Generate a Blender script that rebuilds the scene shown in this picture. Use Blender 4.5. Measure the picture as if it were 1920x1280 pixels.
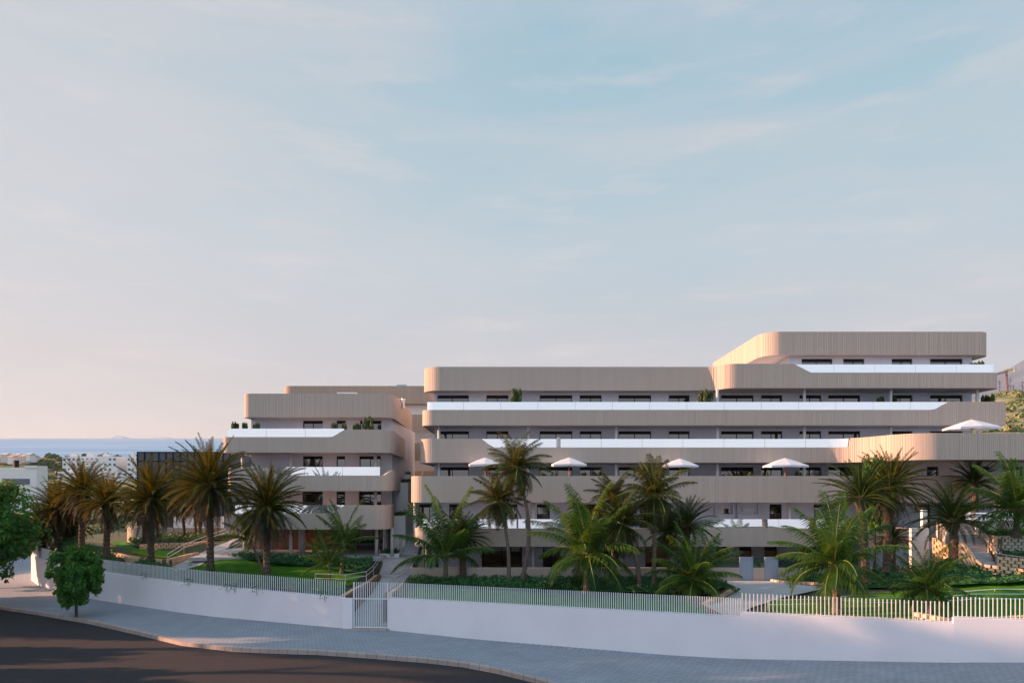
import bpy, math, random
from mathutils import Vector, Matrix, noise
from mathutils.geometry import delaunay_2d_cdt
random.seed(7)
HAZE=2.4e-5; F=1333.0; CX=960.0; HY=915.0
SC=bpy.context.scene
for o in list(bpy.data.objects): bpy.data.objects.remove(o)
COL=SC.collection
# ------------------------------------------------------------------ camera
cd=bpy.data.cameras.new('camera'); cam=bpy.data.objects.new('camera',cd); COL.objects.link(cam)
cam.location=(0,0,0); cam.rotation_euler=(math.radians(90),0,0)
cd.sensor_width=36; cd.lens=F/1920*36; cd.shift_y=(HY-640)/1920; cd.clip_end=40000; cd.clip_start=0.1
SC.camera=cam
# ------------------------------------------------------------------ light
SUN_TO=Vector((-1,0.045,0.287)).normalized()
EL=math.asin(SUN_TO.z); AZ=math.atan2(SUN_TO.x,SUN_TO.y)
sd=bpy.data.lights.new('sun','SUN'); so=bpy.data.objects.new('sun',sd); COL.objects.link(so)
sd.energy=5.0; sd.angle=math.radians(0.6); sd.color=(1.0,0.54,0.31)
so.rotation_euler=SUN_TO.to_track_quat('Z','Y').to_euler()
SC.view_settings.view_transform='Standard'; SC.view_settings.look='None'
SC.view_settings.exposure=1.2; SC.view_settings.gamma=1
W=bpy.data.worlds.new('World'); SC.world=W; W.use_nodes=True
def world():
    nt=W.node_tree; nt.nodes.clear(); N=nt.nodes.new; L=nt.links.new
    out=N('ShaderNodeOutputWorld'); bg=N('ShaderNodeBackground'); L(bg.outputs[0],out.inputs[0])
    sky=N('ShaderNodeTexSky'); sky.sky_type='NISHITA'; sky.sun_disc=False
    sky.sun_elevation=EL; sky.sun_rotation=AZ; sky.altitude=100; sky.air_density=1; sky.dust_density=1.5
    tc=N('ShaderNodeTexCoord'); sep=N('ShaderNodeSeparateXYZ'); L(tc.outputs['Generated'],sep.inputs[0])
    def math_(op,a,b=None,clamp=False):
        n=N('ShaderNodeMath'); n.operation=op; n.use_clamp=clamp
        for i,v in enumerate((a,b)):
            if v is None: continue
            if isinstance(v,(int,float)): n.inputs[i].default_value=v
            else: L(v,n.inputs[i])
        return n.outputs[0]
    def mix(f,a,b,mode='MIX'):
        n=N('ShaderNodeMix'); n.data_type='RGBA'; n.blend_type=mode
        for s,v in ((n.inputs[0],f),(n.inputs[6],a),(n.inputs[7],b)):
            if isinstance(v,(int,float)): s.default_value=v
            elif isinstance(v,tuple): s.default_value=(*v,1)
            else: L(v,s)
        return n.outputs[2]
    r=N('ShaderNodeValToRGB'); L(sep.outputs[2],r.inputs[0])
    e=r.color_ramp.elements; e[0].position=0.0; e[0].color=(0.68,0.635,0.67,1); e[1].position=0.62; e[1].color=(0.36,0.575,0.71,1)
    for p,c in ((0.07,(0.68,0.645,0.68)),(0.16,(0.62,0.635,0.69)),(0.30,(0.55,0.675,0.755)),(0.45,(0.44,0.63,0.735))):
        x=e.new(p); x.color=(*c,1)
    # the west (left) is warmer and paler towards the low sun
    lf=math_('MULTIPLY',math_('SUBTRACT',math_('MULTIPLY',sep.outputs[0],-1),-0.05,),1.25,True)
    warm=mix(math_('MULTIPLY',lf,0.62),r.outputs[0],(0.80,0.735,0.735))
    # thin veils of cloud
    m=N('ShaderNodeMapping'); L(tc.outputs['Generated'],m.inputs[0]); m.inputs['Scale'].default_value=(1.6,1.6,7.5); m.inputs['Rotation'].default_value=(0,math.radians(9),0.3)
    n1=N('ShaderNodeTexNoise'); L(m.outputs[0],n1.inputs[0]); n1.inputs['Scale'].default_value=1.25; n1.inputs['Detail'].default_value=7; n1.inputs['Roughness'].default_value=0.52; n1.inputs['Distortion'].default_value=0.5
    c1=N('ShaderNodeMapRange'); L(n1.outputs[0],c1.inputs[0]); c1.inputs[1].default_value=0.42; c1.inputs[2].default_value=0.72
    m2=N('ShaderNodeMapping'); L(tc.outputs['Generated'],m2.inputs[0]); m2.inputs['Scale'].default_value=(3,3,16); m2.inputs['Location'].default_value=(3.1,0.7,0.2)
    n2=N('ShaderNodeTexNoise'); L(m2.outputs[0],n2.inputs[0]); n2.inputs['Scale'].default_value=2.0; n2.inputs['Detail'].default_value=8; n2.inputs['Roughness'].default_value=0.6
    c2=N('ShaderNodeMapRange'); L(n2.outputs[0],c2.inputs[0]); c2.inputs[1].default_value=0.53; c2.inputs[2].default_value=0.8
    a=mix(math_('MULTIPLY',c1.outputs[0],0.62),warm,(0.72,0.71,0.745))
    b=mix(math_('MULTIPLY',c2.outputs[0],0.42),a,(0.92,0.80,0.79))
    # nishita blended in
    sk=mix(1.0,sky.outputs[0],(0.11,0.11,0.11),'MULTIPLY')
    c=mix(0.12,b,sk)
    # sky behind the viewer brightened to light the fronts and whiten the glass
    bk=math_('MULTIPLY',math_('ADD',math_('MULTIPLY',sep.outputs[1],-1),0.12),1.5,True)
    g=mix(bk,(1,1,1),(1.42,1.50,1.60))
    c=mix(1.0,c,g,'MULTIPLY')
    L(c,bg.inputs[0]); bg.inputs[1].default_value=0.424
world()
# ------------------------------------------------------------------ helpers
def P(px,py,d): return Vector(((px-CX)/F*d,d,(HY-py)/F*d))
def Xp(px,d): return (px-CX)/F*d
def Zp(py,d): return (HY-py)/F*d
MATS={}
def mat(name,col,rough=0.7,var=0.0,vscale=2.0,bump=0.0,bscale=20,metal=0.0,spec=0.5,trans=0.0,tcol=None,ior=None,vstretch=(1,1,1),col2=None,extra=None):
    m=bpy.data.materials.new(name); m.use_nodes=True; nt=m.node_tree; N=nt.nodes.new; L=nt.links.new
    b=nt.nodes['Principled BSDF']; b.inputs['Roughness'].default_value=rough; b.inputs['Metallic'].default_value=metal
    b.inputs['Specular IOR Level'].default_value=spec
    if ior: b.inputs['IOR'].default_value=ior
    b.inputs['Base Color'].default_value=(*col,1)
    tc=N('ShaderNodeTexCoord'); mp=N('ShaderNodeMapping'); L(tc.outputs['Object'],mp.inputs[0]); mp.inputs['Scale'].default_value=vstretch
    if var>0 or col2:
        n=N('ShaderNodeTexNoise'); L(mp.outputs[0],n.inputs[0]); n.inputs['Scale'].default_value=vscale; n.inputs['Detail'].default_value=6; n.inputs['Roughness'].default_value=0.6
        r=N('ShaderNodeValToRGB'); L(n.outputs[0],r.inputs[0])
        a=col; c=col2 if col2 else tuple(x*(1+var) for x in col)
        if not col2: a=tuple(x*(1-var) for x in col)
        r.color_ramp.elements[0].position=0.35; r.color_ramp.elements[0].color=(*a,1)
        r.color_ramp.elements[1].position=0.65; r.color_ramp.elements[1].color=(*c,1)
        L(r.outputs[0],b.inputs['Base Color'])
    if bump>0:
        n=N('ShaderNodeTexNoise'); L(mp.outputs[0],n.inputs[0]); n.inputs['Scale'].default_value=bscale; n.inputs['Detail'].default_value=8
        bp=N('ShaderNodeBump'); bp.inputs['Strength'].default_value=bump; bp.inputs['Distance'].default_value=0.05; L(n.outputs[0],bp.inputs['Height']); L(bp.outputs[0],b.inputs['Normal'])
    if trans>0:
        t=N('ShaderNodeBsdfTranslucent'); t.inputs[0].default_value=(*(tcol or col),1)
        mx=N('ShaderNodeMixShader'); mx.inputs[0].default_value=trans
        L(b.outputs[0],mx.inputs[1]); L(t.outputs[0],mx.inputs[2]); L(mx.outputs[0],nt.nodes['Material Output'].inputs[0])
    if extra: extra(nt,b,mp)
    MATS[name]=m; return m
def leafmat(name,dark,light,tcol,trans=0.35,rough=0.5,vscale=1.5):
    def ex(nt,b,mp):
        pass
    return mat(name,dark,rough=rough,col2=light,vscale=vscale,trans=trans,tcol=tcol,spec=0.35)
class MB:
    def __init__(s): s.v=[]; s.f=[]
    def add(s,vs,fs):
        k=len(s.v); s.v.extend([tuple(v) for v in vs]); s.f.extend([tuple(i+k for i in f) for f in fs])
    def box(s,x0,x1,y0,y1,z0,z1):
        s.add([(x0,y0,z0),(x1,y0,z0),(x1,y1,z0),(x0,y1,z0),(x0,y0,z1),(x1,y0,z1),(x1,y1,z1),(x0,y1,z1)],
              [(0,3,2,1),(4,5,6,7),(0,1,5,4),(1,2,6,5),(2,3,7,6),(3,0,4,7)])
    def bar(s,a,b,w,h=None,up=(0,0,1)):
        a=Vector(a); b=Vector(b); h=h or w; d=(b-a).normalized(); u=Vector(up)
        if abs(d.dot(u))>0.98: u=Vector((0,1,0))
        r=d.cross(u).normalized(); u=r.cross(d)
        vs=[]
        for p in (a,b):
            for i,j in ((-1,-1),(1,-1),(1,1),(-1,1)): vs.append(p+r*(i*w/2)+u*(j*h/2))
        s.add(vs,[(0,1,2,3),(7,6,5,4),(0,4,5,1),(1,5,6,2),(2,6,7,3),(3,7,4,0)])
    def tube(s,pts,rad,n=8,cap=True):
        pts=[Vector(p) for p in pts]; vs=[]; fs=[]
        rr=rad if isinstance(rad,(list,tuple)) else [rad]*len(pts)
        for i,p in enumerate(pts):
            d=(pts[min(i+1,len(pts)-1)]-pts[max(i-1,0)]).normalized()
            u=Vector((0,0,1)) if abs(d.z)<0.9 else Vector((0,1,0))
            r=d.cross(u).normalized(); u=r.cross(d)
            for k in range(n):
                a=2*math.pi*k/n; vs.append(p+r*(math.cos(a)*rr[i])+u*(math.sin(a)*rr[i]))
        for i in range(len(pts)-1):
            for k in range(n):
                k2=(k+1)%n; fs.append((i*n+k,i*n+k2,(i+1)*n+k2,(i+1)*n+k))
        if cap: fs.append(tuple(range(n-1,-1,-1))); fs.append(tuple(range((len(pts)-1)*n,len(pts)*n)))
        s.add(vs,fs)
    def prism(s,poly,z0,z1):
        n=len(poly)
        vs=[(x,y,z0) for x,y in poly]+[(x,y,z1) for x,y in poly]
        fs=[tuple(range(n-1,-1,-1)),tuple(range(n,2*n))]+[(i,(i+1)%n,n+(i+1)%n,n+i) for i in range(n)]
        s.add(vs,fs)
    def obj(s,name,m,parent=None,smooth=False):
        me=bpy.data.meshes.new(name); me.from_pydata(s.v,[],s.f); me.update()
        if m: me.materials.append(m if not isinstance(m,str) else MATS[m])
        if smooth:
            for p in me.polygons: p.use_smooth=True
        o=bpy.data.objects.new(name,me); COL.objects.link(o)
        if parent: 
            o.parent=parent
            if parent.get('_origin'): pass
        return o
def tag(o,label,cat,group=None,kind=None):
    if kind: o['kind']=kind
    if label: o['label']=label
    if cat: o['category']=cat
    if group: o['group']=group
    return o
def empty(name,label,cat,loc=(0,0,0),group=None):
    o=bpy.data.objects.new(name,None); COL.objects.link(o); o.location=loc; o.empty_display_size=0.3
    return tag(o,label,cat,group)
def part(mb,name,m,parent,smooth=False):
    """mesh given in world coordinates, parented to a thing whose origin is elsewhere"""
    L=parent_loc(parent)
    mb.v=[(v[0]-L[0],v[1]-L[1],v[2]-L[2]) for v in mb.v]
    return mb.obj(name,m,parent,smooth)
def parent_loc(p):
    v=Vector((0,0,0))
    while p: v=v+p.location; p=p.parent
    return v
def rpath(pts,seg=14):
    """pts (x,y,r): a polyline with rounded corners"""
    out=[]
    for i,(x,y,r) in enumerate(pts):
        if i in (0,len(pts)-1) or r<=0: out.append((x,y)); continue
        p=Vector((x,y)); a=Vector(pts[i-1][:2])-p; b=Vector(pts[i+1][:2])-p
        la,lb=a.length,b.length; a.normalize(); b.normalize()
        ang=a.angle(b); t=min(r/math.tan(ang/2),la*0.98,lb*0.98); rr=t*math.tan(ang/2)
        c=p+(a+b).normalized()*(rr/math.sin(ang/2))
        s=p+a*t-c; e=p+b*t-c
        a0=math.atan2(s.y,s.x); a1=math.atan2(e.y,e.x); da=(a1-a0+math.pi)%(2*math.pi)-math.pi
        for k in range(seg+1):
            q=a0+da*k/seg; out.append((c.x+rr*math.cos(q),c.y+rr*math.sin(q)))
    return out
class Path:
    def __init__(s,pts):
        s.p=[Vector(q) for q in pts]; s.q=[s.p[0]]
        for v in s.p[1:]:
            if (v-s.q[-1]).length>1e-4: s.q.append(v)
        s.p=s.q; s.L=[0]
        for i in range(1,len(s.p)): s.L.append(s.L[-1]+(s.p[i]-s.p[i-1]).length)
        s.len=s.L[-1]; s.n=[]
        for i in range(len(s.p)):
            d=(s.p[min(i+1,len(s.p)-1)]-s.p[max(i-1,0)]).normalized(); s.n.append(Vector((d.y,-d.x)))
        s.i=0
    def at(s,t,off=0):
        t=max(0,min(s.len,t)); i=s.i
        if s.L[i]>t: i=0
        while i<len(s.L)-2 and s.L[i+1]<t: i+=1
        s.i=i
        f=(t-s.L[i])/(s.L[i+1]-s.L[i]); p=s.p[i].lerp(s.p[i+1],f); n=s.n[i].lerp(s.n[i+1],f).normalized()
        return p+n*off
    def samples(s,step,t0=0,t1=None):
        t1=s.len if t1 is None else t1
        ts=sorted(set([t0,t1]+[l for l in s.L if t0<l<t1])); out=[ts[0]]
        for a,b in zip(ts,ts[1:]):
            n=max(1,math.ceil((b-a)/step))
            for k in range(1,n+1): out.append(a+(b-a)*k/n)
        return out
def ribbed(mb,path,zb,zt,thick=0.22,t0=0,t1=None):
    """ribbed cladding panel of uneven battens following a path; zb, zt functions of (x,y)"""
    t1=path.len if t1 is None else t1
    prof=[]; t=t0; rnd=random.Random(int(path.len*100))
    while t<t1-0.02:
        w=rnd.choice((0.07,0.09,0.09,0.12,0.15)); g=rnd.choice((0.022,0.022,0.03,0.045)); e=min(t+w,t1); h=rnd.choice((0.022,0.024,0.028))
        prof+= [(t,0),(t+0.001,h)]
        k=1
        while t+k*0.2<e: prof.append((t+k*0.2,h)); k+=1
        prof+=[(e-0.001,h),(e,0)]; t=e+g
    prof.append((t1,0))
    vs=[]; fs=[]
    for (t,o) in prof:
        p=path.at(t,o); q=path.at(t,-thick); b=zb(p.x,p.y); z=zt(p.x,p.y)
        vs+=[(p.x,p.y,b),(p.x,p.y,z),(q.x,q.y,z),(q.x,q.y,b)]
    for i in range(len(prof)-1):
        a=i*4; c=a+4
        for k in range(4):
            k2=(k+1)%4; fs.append((a+k,c+k,c+k2,a+k2))
    fs.append((0,1,2,3)); n=len(vs)-4; fs.append((n+3,n+2,n+1,n))
    mb.add(vs,fs)
def ribbon(mb,path,zb,zt,thick,off,t0,t1,step=0.6):
    ts=path.samples(step,t0,t1); vs=[]; fs=[]
    for t in ts:
        p=path.at(t,off); q=path.at(t,off-thick)
        b=zb(p.x,p.y); z=zt(p.x,p.y)
        vs+=[(p.x,p.y,b),(p.x,p.y,z),(q.x,q.y,z),(q.x,q.y,b)]
    for i in range(len(ts)-1):
        a=i*4;c=a+4
        for k in range(4):
            k2=(k+1)%4; fs.append((a+k,c+k,c+k2,a+k2))
    fs.append((0,1,2,3)); n=len(vs)-4; fs.append((n+3,n+2,n+1,n))
    mb.add(vs,fs)
def pw(pts):
    """piecewise linear function of x"""
    def f(x,y=0):
        if x<=pts[0][0]: return pts[0][1]
        for (a,u),(b,v) in zip(pts,pts[1:]):
            if x<=b: return u+(v-u)*(x-a)/(b-a)
        return pts[-1][1]
    return f
def t_at_x(path,x,y_max=1e9):
    best=None
    for i in range(len(path.p)-1):
        a,b=path.p[i],path.p[i+1]
        if (a.x-x)*(b.x-x)<=0 and a.x!=b.x and min(a.y,b.y)<y_max:
            t=path.L[i]+(path.L[i+1]-path.L[i])*(x-a.x)/(b.x-a.x)
            if best is None or a.y<best[0]: best=(a.y,t)
    return best[1]
# ------------------------------------------------------------------ materials
def ribex(nt,b,mp):
    pass
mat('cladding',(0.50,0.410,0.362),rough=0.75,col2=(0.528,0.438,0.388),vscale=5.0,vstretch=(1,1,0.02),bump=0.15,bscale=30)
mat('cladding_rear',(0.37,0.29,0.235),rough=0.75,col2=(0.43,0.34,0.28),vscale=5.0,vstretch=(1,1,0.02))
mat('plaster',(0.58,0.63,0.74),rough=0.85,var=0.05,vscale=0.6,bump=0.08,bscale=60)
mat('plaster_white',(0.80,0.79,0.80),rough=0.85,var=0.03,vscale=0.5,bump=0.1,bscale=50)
mat('soffit',(0.50,0.48,0.50),rough=0.9,var=0.03)
mat('wall_white',(0.76,0.72,0.77),rough=0.85,var=0.035,vscale=0.35,bump=0.12,bscale=35)
mat('frame',(0.010,0.009,0.010),rough=0.55,spec=0.2)
mat('pane',(0.012,0.014,0.018),rough=0.02,ior=2.0,spec=0.6)
mat('blind',(0.015,0.014,0.014),rough=0.6)
def glassex(nt,b,mp):
    g=nt.nodes.new('ShaderNodeBsdfGlossy'); g.inputs[0].default_value=(0.86,0.89,0.92,1); g.inputs['Roughness'].default_value=0.015
    mx=nt.nodes.new('ShaderNodeMixShader'); mx.inputs[0].default_value=0.80
    nt.links.new(b.outputs[0],mx.inputs[1]); nt.links.new(g.outputs[0],mx.inputs[2]); nt.links.new(mx.outputs[0],nt.nodes['Material Output'].inputs[0])
mat('balustrade_glass',(0.82,0.84,0.86),rough=0.3,extra=glassex)
mat('garden_glass',(0.03,0.05,0.045),rough=0.03,ior=2.3)
mat('column_paint',(0.50,0.50,0.52),rough=0.6)
mat('steel',(0.62,0.62,0.66),rough=0.35,metal=0.6)
mat('picket_paint',(0.66,0.68,0.72),rough=0.45)
mat('door_metal',(0.30,0.36,0.47),rough=0.5,var=0.04)
mat('fabric',(0.66,0.72,0.82),rough=0.9,trans=0.15,tcol=(0.7,0.7,0.7))
mat('wood',(0.42,0.17,0.05),rough=0.5,var=0.2,vscale=8)
mat('brickwood',(0.28,0.13,0.09),rough=0.6,var=0.15,vscale=3)
mat('concrete',(0.43,0.44,0.47),rough=0.85,var=0.08,vscale=0.8,bump=0.2,bscale=30)
mat('step_stone',(0.44,0.43,0.45),rough=0.85,var=0.08,vscale=1.5)
mat('block_stone',(0.62,0.43,0.28),rough=0.9,col2=(0.72,0.54,0.38),vscale=4,bump=0.5,bscale=14)
mat('block_pale',(0.46,0.48,0.40),rough=0.9,col2=(0.55,0.57,0.50),vscale=4,bump=0.5,bscale=14)
mat('joint_dark',(0.16,0.09,0.055),rough=0.95,var=0.2)
mat('soil',(0.040,0.060,0.028),rough=0.95,var=0.3,vscale=2)
mat('terracotta',(0.62,0.36,0.24),rough=0.8,var=0.05)
def lawnex(nt,b,mp):
    pass
mat('grass',(0.030,0.125,0.008),rough=0.85,col2=(0.070,0.21,0.014),vscale=1.6,bump=1.0,bscale=25,spec=0.15)
mat('far_scrub',(0.10,0.13,0.055),rough=0.95,col2=(0.22,0.21,0.13),vscale=0.03,bump=0.3,bscale=0.4,spec=0.1)
mat('hill_scrub',(0.10,0.14,0.055),rough=0.95,col2=(0.32,0.30,0.20),vscale=0.22,bump=0.6,bscale=1.0,spec=0.1)
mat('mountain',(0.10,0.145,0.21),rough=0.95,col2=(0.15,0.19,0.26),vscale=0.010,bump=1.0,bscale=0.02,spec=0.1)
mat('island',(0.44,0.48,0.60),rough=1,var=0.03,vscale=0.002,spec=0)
mat('bark_date',(0.085,0.060,0.045),rough=0.95,var=0.4,vscale=9,bump=1.0,bscale=14)
mat('bark_coco',(0.15,0.115,0.095),rough=0.9,var=0.35,vscale=7,vstretch=(0.4,0.4,2.4),bump=0.6,bscale=16)
mat('bark_tree',(0.06,0.045,0.035),rough=0.95,var=0.3,vscale=9)
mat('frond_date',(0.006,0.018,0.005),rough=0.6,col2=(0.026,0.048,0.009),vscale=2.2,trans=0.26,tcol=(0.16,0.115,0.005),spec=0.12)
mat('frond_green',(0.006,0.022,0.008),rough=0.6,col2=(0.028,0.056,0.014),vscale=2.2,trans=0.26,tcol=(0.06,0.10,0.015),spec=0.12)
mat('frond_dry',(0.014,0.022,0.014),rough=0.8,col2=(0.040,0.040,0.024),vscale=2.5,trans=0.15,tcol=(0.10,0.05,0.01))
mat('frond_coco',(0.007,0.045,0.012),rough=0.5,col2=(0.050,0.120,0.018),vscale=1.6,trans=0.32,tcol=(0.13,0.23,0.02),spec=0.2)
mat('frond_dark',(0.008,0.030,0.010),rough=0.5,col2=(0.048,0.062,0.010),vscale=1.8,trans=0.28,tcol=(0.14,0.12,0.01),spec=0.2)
mat('rachis',(0.13,0.17,0.04),rough=0.5)
mat('leaf_tree',(0.016,0.085,0.028),rough=0.5,col2=(0.085,0.235,0.040),vscale=2.5,trans=0.32,tcol=(0.22,0.32,0.02),spec=0.2)
mat('leaf_shrub',(0.030,0.070,0.020),rough=0.5,col2=(0.075,0.135,0.035),vscale=4,trans=0.25,tcol=(0.12,0.18,0.03))
mat('leaf_hedge',(0.016,0.085,0.028),rough=0.6,col2=(0.062,0.185,0.055),vscale=1.2,trans=0.2,tcol=(0.05,0.14,0.03),spec=0.4)
mat('leaf_far',(0.035,0.065,0.025),rough=0.7,col2=(0.09,0.13,0.05),vscale=0.6,trans=0.15,tcol=(0.1,0.14,0.04))
def asph(nt,b,mp):
    n=nt.nodes.new('ShaderNodeTexNoise'); nt.links.new(mp.outputs[0],n.inputs[0]); n.inputs['Scale'].default_value=90; n.inputs['Detail'].default_value=3
    r=nt.nodes.new('ShaderNodeValToRGB'); nt.links.new(n.outputs[0],r.inputs[0]); r.color_ramp.elements[0].position=0.35; r.color_ramp.elements[1].position=0.7
    r.color_ramp.elements[0].color=(0.018,0.017,0.024,1); r.color_ramp.elements[1].color=(0.10,0.090,0.092,1); nt.links.new(r.outputs[0],b.inputs['Base Color'])
mat('asphalt',(0.05,0.05,0.055),rough=0.9,spec=0.08,bump=0.7,bscale=60,extra=asph)
def pave(nt,b,mp):
    N=nt.nodes.new; L=nt.links.new
    m=N('ShaderNodeMapping'); L(mp.outputs[0],m.inputs[0]); m.inputs['Rotation'].default_value=(0,0,math.radians(-17))
    br=N('ShaderNodeTexBrick'); L(m.outputs[0],br.inputs[0]); br.inputs['Scale'].default_value=1.0
    br.inputs['Brick Width'].default_value=0.42; br.inputs['Row Height'].default_value=0.22; br.inputs['Mortar Size'].default_value=0.012; br.inputs['Mortar Smooth'].default_value=0.3
    br.inputs['Color1'].default_value=(0.27,0.30,0.36,1); br.inputs['Color2'].default_value=(0.32,0.34,0.395,1); br.inputs['Mortar'].default_value=(0.12,0.13,0.16,1)
    n=N('ShaderNodeTexNoise'); L(mp.outputs[0],n.inputs[0]); n.inputs['Scale'].default_value=0.5; n.inputs['Detail'].default_value=7
    r=N('ShaderNodeValToRGB'); L(n.outputs[0],r.inputs[0]); r.color_ramp.elements[0].color=(0.8,0.8,0.8,1); r.color_ramp.elements[1].color=(1.15,1.15,1.15,1)
    mx=N('ShaderNodeMix'); mx.data_type='RGBA'; mx.blend_type='MULTIPLY'; mx.inputs[0].default_value=1; L(br.outputs[0],mx.inputs[6]); L(r.outputs[0],mx.inputs[7]); L(mx.outputs[2],b.inputs['Base Color'])
    bp=N('ShaderNodeBump'); bp.inputs['Strength'].default_value=0.5; bp.inputs['Distance'].default_value=0.02; L(br.outputs[1],bp.inputs['Height']); bp.invert=True; L(bp.outputs[0],b.inputs['Normal'])
mat('paving',(0.27,0.29,0.34),rough=0.85,spec=0.25,extra=pave)
def kerbx(nt,b,mp):
    N=nt.nodes.new; L=nt.links.new
    br=N('ShaderNodeTexBrick'); L(mp.outputs[0],br.inputs[0]); br.inputs['Scale'].default_value=1.0; br.offset=0
    br.inputs['Brick Width'].default_value=0.5; br.inputs['Row Height'].default_value=50; br.inputs['Mortar Size'].default_value=0.012
    br.inputs['Color1'].default_value=(0.34,0.28,0.27,1); br.inputs['Color2'].default_value=(0.40,0.33,0.31,1); br.inputs['Mortar'].default_value=(0.12,0.10,0.10,1)
    L(br.outputs[0],b.inputs['Base Color'])
mat('kerb_stone',(0.36,0.30,0.29),rough=0.8,extra=kerbx)
def seax(nt,b,mp):
    N=nt.nodes.new; L=nt.links.new
    m=N('ShaderNodeMapping'); L(mp.outputs[0],m.inputs[0]); m.inputs['Scale'].default_value=(0.0012,0.006,0.0)
    n=N('ShaderNodeTexNoise'); L(m.outputs[0],n.inputs[0]); n.inputs['Scale'].default_value=1.0; n.inputs['Detail'].default_value=6
    r=N('ShaderNodeValToRGB'); L(n.outputs[0],r.inputs[0]); r.color_ramp.elements[0].position=0.38; r.color_ramp.elements[1].position=0.68
    r.color_ramp.elements[0].color=(0.10,0.27,0.50,1); r.color_ramp.elements[1].color=(0.30,0.47,0.66,1); L(r.outputs[0],b.inputs['Base Color'])
mat('sea',(0.3,0.45,0.6),rough=0.6,spec=0.2,extra=seax)
mat('far_white',(0.72,0.72,0.74),rough=0.8,var=0.03)
mat('far_window',(0.09,0.12,0.17),rough=0.3)
mat('mesh_screen',(0.085,0.095,0.115),rough=0.6,var=0.06)
mat('crane_red',(0.30,0.13,0.14),rough=0.6)
mat('crane_yellow',(0.6,0.42,0.08),rough=0.6)
mat('roof_unit',(0.35,0.50,0.62),rough=0.4)
# ================================================================== SETTING
wall_top=-6.2
zs=pw([(-120,-11),(-70,-9.4),(-50,-8.9),(-42,-8.65),(-30,-8.28),(-20,-8.12),(-10,-7.9),(-4,-8.05),(3.8,-8.36),(10.4,-8.23),(16.6,-7.92),(22.4,-7.55),(40,-7.0),(80,-6)])
def onstreet(px,py):
    d=40
    for _ in range(30): d=F*(-zs((px-CX)/F*d))/(py-HY)
    return ((px-CX)/F*d,d)
WL=[(-49.9,80),(-48.8,73),(-46,68),(-42.4,63.6),(-36,57.0),(-29.3,51.8),(-22.1,46.9),(-18.9,44.9),(-9.55,40.2)]
WR=[(-6.96,40.0),(11.03,34.2)]; WR2=[(11.03,34.2),(19.6,31.55)]; WR3=[(19.6,31.55),(24,30.6),(33,30.2),(48,31)]
KERB=[(-120,112),(-80,88)]+[onstreet(*q) for q in ((-120,1118),(0,1137),(70,1147),(170,1164),(260,1184),(340,1203),(400,1210),(437,1214),(500,1217),(600,1220),(700,1227),(800,1235),(870,1243),(930,1254),(1000,1271),(1040,1282))]+[(4.5,25.5),(9,21),(16,18),(48,14)]
def cdt(poly,step,zf,extra=[]):
    xs=[p[0] for p in poly]; ys=[p[1] for p in poly]
    pts=[Vector(p[:2]) for p in poly]; n=len(pts)
    def inside(x,y):
        c=False
        for i in range(n):
            a=pts[i]; b=pts[(i-1)%n]
            if (a.y>y)!=(b.y>y) and x<(b.x-a.x)*(y-a.y)/(b.y-a.y)+a.x: c=not c
        return c
    x=min(xs)
    while x<max(xs):
        y=min(ys)
        while y<max(ys):
            xx=x+random.uniform(-.2,.2)*step; yy=y+random.uniform(-.2,.2)*step
            if inside(xx,yy): pts.append(Vector((xx,yy)))
            y+=step
        x+=step
    r=delaunay_2d_cdt(pts,[],[list(range(n))],1,1e-5)
    mb=MB(); mb.add([(v.x,v.y,zf(v.x,v.y)) for v in r[0]],[])
    for f in r[2]:
        a,b,c=[r[0][i] for i in f[:3]]
        if (b-a).cross(c-a)<0: f=f[::-1]
        mb.f.append(tuple(f))
    mb.inside=inside; mb.bb=(min(xs),max(xs),min(ys),max(ys))
    return mb
# base terrain out to the horizon (one sheet)
def shade_ridge(y):   # unseen ridge added at left to block the low sun
    return (-4.5 if y<46 else 5.6)+0.8*math.sin(y*0.13+0.4)+0.5*math.sin(y*0.41)
FARZ=pw([(90,-9.6),(200,-4.6),(450,0.5),(545,5),(575,9),(640,23),(700,31.0)])
def FARZ(y,_p=FARZ): return _p(y)
def zbase(x,y):
    d=math.hypot(x,y)
    z=-9.6
    if y<0: z+=0.085*y  # unseen ground behind the viewer tilted down so the glass reflects sky
    if y>90: z=FARZ(y)
    # the added ridge, out of view to the left, casts shade
    if -170<x<-60 and y<118:
        w=math.exp(-((x+100)/16.0)**2); g=1.0
        # gap shaped in the added ridge to let sun onto the street
        for c,wd,dp in ((51.6,0.9,0.5),): g*=1-dp*math.exp(-((y-c)/wd)**2)
        f=max(0,min(1,(y+60)/30))*max(0,min(1,(112-y)/12))
        z=z+w*f*((shade_ridge(y)-z-0.3)*g)
    z+=noise.noise(Vector((x*0.02,y*0.02,3)))*(0.0 if d<95 else min(1.8,d*0.006))
    return z
mb=MB(); xs=[-9000,-5000,-2500,-1500,-1000,-800,-650,-520,-420,-340,-280,-230,-190,-165]+[-160+i*4 for i in range(28)]+[-48+i*8 for i in range(13)]+[56+i*6 for i in range(20)]+[180,200,230,280,340,420,520,700,1000,1500,2500,5000,9000]
ys=[-4000,-1500,-700,-300,-120,-60,-40,-20]+[-14+i*2 for i in range(66)]+[120,126,132,140,150,160,175,190,205,225,250,280,320,370,430,500,580,650,700]
nx,ny=len(xs),len(ys)
mb.add([(x,y,zbase(x,y)) for y in ys for x in xs],[(j*nx+i,j*nx+i+1,(j+1)*nx+i+1,(j+1)*nx+i) for j in range(ny-1) for i in range(nx-1)])
tag(mb.obj('ground','far_scrub',smooth=True),'dry scrubby ground falling away towards the coast','ground',kind='structure')
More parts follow.
